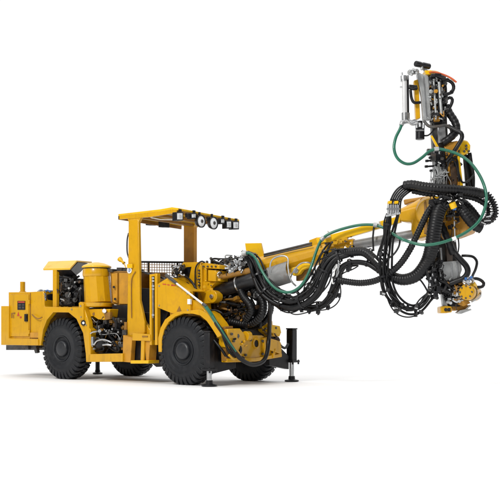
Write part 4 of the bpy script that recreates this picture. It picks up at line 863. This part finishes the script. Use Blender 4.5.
hose('hydraulic_hose', [(469.5, 153, -.06), (471, 163, -.06), (473, 176, -.04), (473, 190, -.02)], 2.0*sq_, HOS, fd, plane=Q)
hose('hydraulic_hose', [(447, 164, -.16), (453, 158, -.2), (457, 160, -.2), (458.4, 172, -.2), (462, 182, -.2), (468, 181, -.18), (474, 174, -.1)], 1.0*sq_, HOS, fd, plane=Q)
m = MB(); q([(463.5, 155), (472, 154), (474.5, 188), (466, 188)], .0, .06, m); part(m, 'hose_guide', BPT, fd)
m = MB(); q([(434.4, 150), (444.5, 147), (446.5, 168), (444, 184), (435, 186), (436, 168)], -.14, .02, m); gb = part(m, 'drill_guide', BPT, fd, .008)
m = MB()
for y, x in ((153.5, 427.5), (157, 429), (160.2, 425.6), (165.8, 425), (170, 430)):
    m.cyl(Q(x, y+.8, -.2), Q(437, y, -.12), .9*sq_, .9*sq_, 10); m.cyl(Q(x, y+.8, -.2), Q(x+2.6, y+.6, -.19), 1.3*sq_, 1.3*sq_, 8)
part(m, 'guide_pin', BPT, gb, 0)
m = MB(); q(rect(427.4, 148.6, 433.4, 153), -.2, -.12, m); q(rect(431, 153, 436, 161), -.19, -.1, m); part(m, 'hose_anchor', GRY, gb, .004)
clutter((446, 150, 460, 186), -.16, -.1, 16, 123, cr, plane=Q, size=.036, mats=[BPT, GRY, OIL, BPT], toward=-F)
clutter((434, 150, 444, 184), -.2, -.14, 16, 124, gb, plane=Q, size=.036, mats=[BPT, GRY, ALU, BPT], toward=-F)
m = MB(); q([(450, 163), (456, 161), (458, 172), (457, 187), (452, 187)], -.14, -.11, m); part(m, 'cradle_shield', OIL, cr, .01)
hose('hydraulic_hose', [(446, 172, -.18), (449, 162, -.22), (454, 160.5, -.22), (457, 168, -.2), (459, 182, -.18)], .9*sq_, HOS, fd, plane=Q)
# pale braided cables
m = MB(); rr = random.Random(17)
for k in range(22):
    x = 431+k*.75; y0 = 163+abs(k-10)*.5+rr.uniform(0, 5); dx = rr.uniform(-3, 4)
    m.tube(spline([Q(x+rr.uniform(-1, 1), y0, -.2), Q(x+dx*.3+rr.uniform(-1.5, 1.5), y0+6, -.24), Q(x+dx+rr.uniform(-1, 1), y0+12, -.23), Q(x+dx*1.2, min(189, y0+19), -.2)]), rr.uniform(.004, .007), 6)
part(m, 'braided_cable', ALU, fd, 0)
m = MB()
for k in range(9):
    x = 432+k*1.9; y = 178-k*.6+rr.uniform(-2, 3); p = Q(x, y, -.25); m.box(p, .05, .02, .015, RT*rr.uniform(.5, 1)+UP*rr.uniform(-.8, .8))
part(m, 'cable_sleeve', ALU, fd, 0)

# ---------------------------------------------------------------- hose packs over the head
hose('hose_pack', [(404, 185.6, -.35), (412, 184.6, -.4), (424, 186.6, -.45), (440, 188.4, -.5), (456, 189.6, -.5), (472, 191.2, -.46), (484, 194, -.4)], 4.6*sq_, HOS, None, plane=Q, ribs=4, depth_=.09, step=.011, n=16)
hose('hose_pack', [(412, 191, -.3), (428, 194, -.32), (446, 194.6, -.34), (460, 195.6, -.34), (476, 199, -.32), (488, 206, -.28)], 2.8*sq_, HOS, None, plane=Q, ribs=5, depth_=.16, step=.010)
# fan of hoses dropping to the left
for k in range(6):
    x = k*2.6; hose('hydraulic_hose', [(416+x*.4, 184.6+k*.9, -.36+.02*k), (406+x*.5, 184.4+k*1.2, -.38+.02*k), (398.5+x*.75, 188+k*.9, -.38), (393+x*.7, 195+k*.6, -.36), (390+x*.8, 204, -.34), (389.5+x*.8, 214, -.32)], .0135, HOS, None, plane=Q, clamps=2)
m = MB()
for z in ((388, 201), (394.5, 201)): q([(z[0], z[1]), (z[0]+4, z[1]-.4), (z[0]+4, z[1]+2.4), (z[0], z[1]+2.8)], -.40, -.3, m)
part(m, 'hose_bracket', YBR)
m = MB()
for k in range(5):
    x = 388.6+k*2.4; m.cyl(Q(x, 205, -.36), Q(x, 213+k % 2*2, -.36), .021, .021, 8); m.cyl(Q(x, 208, -.36), Q(x, 210, -.36), .030, .030, 6)
m.tube([Q(386, 216, -.36), Q(400, 213, -.36)], .018); part(m, 'hose_coupling', STL, None, 0)
# falling hoses and the lower ring
def rg(x, y): return (x, y, -.12)
ring1 = [(389, 214, -.2), (386, 232, -.14), (383.6, 250, -.1), (382.4, 268, -.1), (384.6, 285, -.1), (390, 297.5, -.1), (399, 307, -.1), (411, 311.4, -.1), (422, 308, -.1), (430, 298, -.1), (434.5, 285, -.1), (436.4, 270, -.06), (438, 256, 0)]
bundle('hydraulic_hose', ring1, 4, .045, .017, plane=Q, seed=51, clamps=7, twist=.25, wild=.3)
ring2 = [(398, 214, -.2), (394, 230, -.14), (391, 248, -.1), (389.6, 266, -.1), (391, 281, -.1), (396, 295, -.1), (404, 304.6, -.1), (414, 307.6, -.1), (424, 302, -.1), (430, 290, -.1), (432.6, 276, -.06), (433, 262, 0)]
bundle('hydraulic_hose', ring2, 2, .025, .018, plane=Q, seed=52, clamps=4, twist=.3, wild=.3)
bundle('hydraulic_hose', ring1, 4, .085, .010, plane=Q, seed=151, clamps=0, twist=.5, wild=.6)
hose('hydraulic_hose', [(400, 237, -.1), (399, 246, -.12), (393, 255, -.12), (384, 260, -.12), (380, 257, -.12)], .014, HOS, None, plane=Q)
hose('hydraulic_hose', [(418, 277, -.2), (424, 285, -.2), (430, 296, -.2)], .013, HOS, None, plane=Q)
m = MB()
for z in ((396, 311), (402, 305), (416.6, 306), (421, 312), (382, 293), (388, 290), (380.5, 254), (430, 290), (436, 297), (399, 309)): m.box(Q(z[0], z[1], -.14), .06, .06, .06, RT); m.cyl(Q(z[0], z[1], -.2), Q(z[0]+1, z[1]+1, -.1), .03, .03, 8)
part(m, 'ring_fitting', BPT, None, .004)
m = MB()
for z in ((383.5, 293), (396, 307.5), (416, 307.5), (431, 288), (429.5, 294)): m.cyl(Q(z[0]-1.4, z[1], -.22), Q(z[0]+1.4, z[1]+.8, -.2), .016, .016, 8)
part(m, 'ring_coupling', STL, None, 0)
# fat hose pair sweeping right of the head
hose('corrugated_hose', [(446, 201, -.3), (454, 203, -.4), (461, 209, -.46), (467, 217, -.5), (474, 225, -.5), (481, 228.6, -.48)], 5.0*sq_, HOS, None, plane=Q, ribs=4, depth_=.08, step=.011, n=16)
hose('corrugated_hose', [(450, 199.5, -.1), (462, 202, -.16), (470, 209, -.2), (477, 218, -.2), (481, 224, -.2)], 4.2*sq_, HOS, None, plane=Q, ribs=4, depth_=.09, step=.011, n=16)
clutter((440, 208, 462, 234), -.34, -.1, 26, 125, rb, plane=Q, size=.045, mats=[OIL, YDK, BPT, GRY, SYL], toward=-F)
clutter((430, 194, 464, 204), -.55, -.4, 24, 126, rb, plane=Q, size=.04, mats=[BPT, BPT, GRY, ALU], toward=-F)
# knotted hoses over the head
m = MB(); squig(m, (434, 195, 462, 206), -.6, -.4, 12, .012, .026, plane=Q, seed=81, turns=4); kn = part(m, 'knotted_hose', HOS, None, 0)
m = MB(); m.cyl(Q(452, 203, -.62), Q(454, 208, -.6), .05, .05, 12); part(m, 'yellow_connector', YBR, kn, .004)
m = MB(); m.box(Q(454.4, 208.4, -.62), .05, .04, .05, RT); part(m, 'blue_tag', BLU, kn, .004)
m = MB(); rr = random.Random(23)
for k in range(9): p = Q(rr.uniform(436, 462), rr.uniform(195, 204), -.60); m.box(p, .035, .01, .010, Vector((rr.uniform(-1, 1), 0, rr.uniform(-1, 1))))
part(m, 'pale_tag', WHT, kn, 0)
m = MB(); squig(m, (446, 206, 454, 216), -.4, -.3, 6, .012, .02, plane=Q, seed=84, turns=4); part(m, 'knotted_hose', HOS, None, 0)
# energy chain at the far right
def chain(P, wpx, nlk, name):
    path = spline([Q(*z) for z in P], .01); L = len(path)*.01/nlk; w_ = wpx*sq_
    core = MB(); core.tube(path, w_*.36, 10); root = part(core, name, HOS, None, 0)
    for k in range(nlk):
        i = min(len(path)-4, int((k+.5)/nlk*(len(path)-1))); p = path[i]; t = (path[min(i+3, len(path)-1)]-path[max(0, i-3)]).normalized(); up = t.cross(F).normalized()
        m = MB(); m.box(p, L*.62, w_, .13, t, F); m.box(p, L*.9, w_*.55, .15, t, F); part(m, 'chain_link', BPT, root, .012)
    return root
chain([(478, 191.5, -.35), (486, 194, -.35), (491.4, 200, -.35), (494.8, 208, -.35), (494.6, 216, -.35), (490, 221, -.35), (484, 222.4, -.35)], 5.6, 17, 'energy_chain')
chain([(476, 199, -.12), (483, 201.4, -.12), (487.6, 207.6, -.12), (488, 215, -.12), (484, 221, -.12), (479, 226, -.12)], 5.0, 14, 'energy_chain')
m = MB(); 
for P in ([(486, 217, -.42), (490, 216, -.42), (493, 212, -.42)], [(484, 221, -.42), (491, 220.5, -.42)], [(481, 222, -.4), (486, 224, -.4)]): m.tube(spline([Q(*z) for z in P]), .011)
part(m, 'chain_cable', STL, None, 0)

# ---------------------------------------------------------------- green water hose along the boom and around the head
gh = [B(245, 253.5, -.42), B(250, 253.4, -.42), B(256, 259, -.44), B(262, 271, -.48), B(269, 282, -.50), B(278, 290, -.52), B(289, 292.3, -.52), B(298.5, 288, -.50), B(305, 280, -.47), B(311, 267, -.42), B(316, 252, -.34), B(321, 240.6, -.26), B(328, 234.5, -.2), B(340, 229.6, -.16), B(356, 225.6, -.14), B(368, 224.6, -.13), B(378, 225.8, -.14), B(388, 230, -.2)]
gh += [Q(398, 237, -.5), Q(410, 242, -.62), Q(424, 244.9, -.72), Q(440, 243, -.76), Q(456, 237.4, -.76), Q(470, 229.6, -.74), Q(480.6, 218.6, -.70), Q(486, 203, -.62), Q(485.4, 190, -.56), Q(480, 176, -.5), Q(471, 163.4, -.44), Q(460.5, 155.4, -.38), Q(449, 151, -.34), Q(438, 149, -.32), Q(430, 151, -.32), Q(422, 157.5, -.34), Q(413, 163.2, -.36), Q(404.5, 163.4, -.36), Q(397, 157.6, -.36), Q(394, 148, -.34), Q(395.8, 137.6, -.32), Q(400, 129, -.3), Q(402.2, 122.5, -.28)]
path = spline(gh, .03); m = MB(); m.tube(path, .0225, 14); gw = part(m, 'green_water_hose', GRN, None, 0)
m = MB()
for z, P in ((0, B(323, 238.6, -.24)), (0, B(376, 225.6, -.14)), (0, Q(436, 149.2, -.32)), (0, Q(403, 121.5, -.28))):
    i = min(range(len(path)), key=lambda k: (path[k]-P).length); i = min(max(i, 1), len(path)-2); t = (path[i+1]-path[i-1]).normalized(); m.cyl(path[i]-t*.035, path[i]+t*.035, .034, .034, 12)
m.cyl(B(243, 253.5, -.42), B(247, 253.4, -.42), .05, .045, 12); part(m, 'hose_ferrule', ALU, gw, .003)
m = MB(); m.cyl(Q(452, 239.4, -.765), Q(456, 237.8, -.765), .027, .027, 12); part(m, 'hose_sleeve', WHT, gw, 0)

# ---------------------------------------------------------------- lower feed with rock drill
Q0 = Q; sq_ *= .875
def Q(px, py, off=0.0): return Q0(420+(px-420)*.875, 240+(py-240)*.875 if py > 240 else py, off)
def q(pts, o0, o1, m=None):
    m = m or MB(); return m.prism([Q(x, y, o0) for x, y in pts], F*(o1-o0))
m = MB(); m.cyl(Q0(454, 212, -.3), Q0(455, 242, -.3), .9*sq_, .9*sq_, 8); part(m, 'pale_rod', ALU, fd, 0)
m = MB(); q([(450.5, 236), (456.6, 236), (457.6, 266), (450.8, 266)], -.12, .0, m); part(m, 'lower_column', mat('brown_grey_steel', (.10, .075, .06), .5, .3, .25, 8), fd)
m = MB(); q([(441.5, 251), (445.4, 250.6), (446, 268), (442, 268)], -.16, -.06, m); m.cyl(Q(441, 262, -.12), Q(440.8, 253, -.12), 2.6*sq_, 2.6*sq_, 16); m.cyl(Q(438.6, 266, -.1), Q(438.4, 255, -.1), 2.4*sq_, 2.4*sq_, 16); q(rect(436, 258, 446, 268.6), -.1, 0, m); part(m, 'feed_valve', BPT, fd, .006)
m = MB(); m.cyl(Q(444.6, 264, -.18), Q(443.8, 249, -.18), 1.3*sq_, 1.3*sq_, 12); part(m, 'valve_spool', STL, fd, 0)
m = MB(); q([(441.8, 265.2), (466.4, 263.4), (468, 274), (464, 285), (448, 287), (446.4, 300), (452, 316), (446.6, 316.6), (443.4, 290)], -.14, -.02, m); lp = part(m, 'lower_plate', ALU, fd, .004)
m = MB(); q([(444.2, 275), (446.6, 274.6), (449.6, 303.5), (447.2, 304)], -.15, -.14, m); part(m, 'plate_slot', BPT, lp, 0)
m = MB(); q([(455, 266), (456.6, 266), (457.4, 284), (456, 284)], -.16, -.13, m); q([(461.4, 265), (462.8, 265), (463.8, 283), (462.4, 283)], -.16, -.13, m); part(m, 'plate_rib', STL, lp, 0)
m = MB(); q([(433, 268), (441, 266), (443.4, 285), (439, 287), (434, 280)], -.04, .02, m); part(m, 'side_plate', ALU, fd, .004)
m = MB(); q([(450, 288), (466, 284), (470, 300), (466, 316), (453, 316)], -.1, .05, m); rd = part(m, 'drill_body', BPT, fd, .012)
m = MB(); squig(m, (448, 286, 468, 312), -.22, -.1, 14, .009, .018, plane=Q, seed=64, turns=4); part(m, 'drill_hose', HOS, rd, 0)
m = MB()
for k in range(6): m.cyl(Q(457+k*.9, 295+k*3, -.22), Q(466+k*.6, 293.4+k*3, -.2), .016, .016, 8)
for z in ((454, 290), (460, 288), (462, 302), (458, 308), (465, 310), (455, 312)): m.cyl(Q(z[0], z[1], -.24), Q(z[0]+1, z[1], -.14), .024, .024, 8)
m.cyl(Q(452, 306, -.2), Q(463, 311, -.2), .02, .02, 8)
part(m, 'drill_fitting', STL, rd, 0)
m = MB(); q([(443.6, 316), (449, 315), (456.4, 316), (456.6, 322.6), (450, 323.6), (443.8, 323.6)], -.2, .08, m); ft = part(m, 'feed_foot', YEL, fd, .015)
m = MB(); m.cyl(Q(449.5, 319.6, -.215), Q(449.5, 319.6, -.19), .026, .026, 12); q(rect(451.6, 317.6, 455, 321.6), -.205, -.19, m); part(m, 'foot_hole', BPT, ft, 0)
m = MB(); q([(456, 316), (464, 314), (470, 312), (476, 315), (470, 320), (458, 321)], -.05, .1, m); part(m, 'foot_bracket', SYL, fd, .01)
m = MB(); q([(463, 323), (466, 320.4), (478, 318.6), (479, 320), (467, 324.4)], -.2, .0, m); q([(467, 320), (472, 319), (477, 314), (478.6, 315), (473, 320)], -.18, -.1, m); part(m, 'skid_plate', ALU, fd, .004)
clutter((450, 288, 470, 314), -.26, -.14, 34, 109, rd, plane=Q, size=.038, mats=[BPT, GRY, ALU, BPT, OIL, YDK], toward=-F)
clutter((430, 262, 446, 300), -.4, -.2, 26, 110, rd, plane=Q, size=.04, mats=[BPT, GRY, BPT], toward=-F)
# yellow drill motor drum
ca = Q(472.6, 299.4, -.36); cb = Q(482.6, 301.5, .02)
m = MB(); m.lathe(ca, cb, [(0, 7.6*sq_), (.03, 8.6*sq_), (.12, 9.0*sq_), (.5, 9.2*sq_), (.95, 8.6*sq_), (1, 7.4*sq_)], 40); dm = part(m, 'drill_motor', YEL, fd, .006)
t = (cb-ca).normalized(); m = MB(); m.lathe(ca+t*.13, ca+t*.16, [(0, 9.5*sq_), (1, 9.5*sq_)], 40); part(m, 'motor_band', BPT, dm, 0)
m = MB(); u = t.cross(UP).normalized(); v = t.cross(u)
for k in range(8):
    an = k*math.pi/4; p = ca+(u*math.cos(an)+v*math.sin(an))*6.9*sq_; m.cyl(p-t*.02, p+t*.02, .014, .014, 6)
part(m, 'motor_bolts', GRY, dm, 0)
m = MB(); m.lathe(Q(479.6, 289, -.30), Q(482, 293, -.2), [(0, 2.8*sq_), (.4, 3.4*sq_), (1, 3.4*sq_)], 18); part(m, 'motor_cap', YBR, dm, .003)
m = MB(); m.tube(spline([Q(489, 300, -.12), Q(489.6, 303, -.18), Q(486, 307, -.26), Q(479, 310.6, -.32)]), .012); part(m, 'motor_guard', STL, dm, 0)
m = MB(); q([(466, 306), (474, 308), (478, 312), (470, 316), (464, 313)], -.2, .0, m); part(m, 'motor_mount', SYL, dm, .01)
m = MB(); rr = random.Random(13)
for k in range(12):
    x = rr.uniform(471, 482); p = Q(x, 291-(x-471)*.35+rr.uniform(-3, 2), -.34+rr.uniform(-.05, .05)); d = Vector((rr.uniform(-1, 1), -.6, rr.uniform(-.2, 1))).normalized(); m.cyl(p, p+d*.06, .020, .024, 8)
part(m, 'motor_connector', STL, dm, 0)
m = MB()
for z in ((472.4, 285.5), (476.5, 287.4), (478.6, 284)): p = Q(z[0], z[1], -.40); m.cyl(p, p+UP*.035, .02, .02, 8)
part(m, 'blue_plug', BLU, dm, 0)
hose('hydraulic_hose', [(468, 258, -.05), (474, 258, -.1), (481, 259.4, -.12), (485, 265, -.14), (483.6, 273, -.18), (480.6, 279.6, -.24), (479, 284, -.3)], 1.5*sq_, HOS, fd, plane=Q)
hose('hydraulic_hose', [(478, 285, -.2), (484, 284, -.16), (489.6, 286, -.1), (493, 289.6, -.1), (491, 293.4, -.1), (485, 294, -.12)], 1.8*sq_, HOS, fd, plane=Q)
hose('hydraulic_hose', [(455, 244, -.2), (459, 254, -.26), (466.5, 262.6, -.3), (473, 270, -.32), (474.6, 277, -.32), (470, 283.6, -.3), (462, 287, -.26), (452, 291, -.22)], 3.3*sq_, HOS, fd, plane=Q, n=14)
hose('corrugated_hose', [(440, 216, -.2), (447, 230, -.26), (454, 246, -.28), (458, 256, -.26)], 4.2*sq_, HOS, fd, plane=Q, ribs=5, depth_=.1, step=.018, n=14)
hose('hydraulic_hose', [(463.4, 236, -.1), (464.4, 246, -.1), (463.4, 254, -.1), (462, 258, -.1)], .8*sq_, HOS, fd, plane=Q)
bundle('hydraulic_hose', [(431, 256, -.3), (428.6, 266, -.3), (431, 278, -.28), (438, 288, -.26), (448, 294, -.24), (456, 297, -.2)], 4, .06, .026, parent=fd, plane=Q, seed=66, clamps=3)
bundle('hydraulic_hose', [(441, 262, -.2), (436, 272, -.3), (434, 284, -.32), (437, 294, -.3), (441, 302, -.26)], 3, .05, .024, parent=fd, plane=Q, seed=67, clamps=2)
m = MB()
for z in ((433, 288), (438, 302), (441, 296), (436, 281)): m.box(Q(z[0], z[1], -.36), .06, .06, .09, RT)
part(m, 'feed_coupling', BPT, fd, .006)
m = MB()
for z in ((431.4, 290), (432, 283), (437.5, 285), (434.4, 279)): m.cyl(Q(z[0], z[1]+2, -.4), Q(z[0], z[1], -.38), .016, .016, 8)
part(m, 'coupling_nut', STL, fd, 0)

# ---------------------------------------------------------------- keep the tree at thing > part > sub-part
def lvl(o):
    n = 1
    while o.parent: o = o.parent; n += 1
    return n
for o in list(col.objects):
    if o.type == 'MESH' and lvl(o) > 3:
        p = o.parent
        while lvl(p) > 2: p.parent = rig
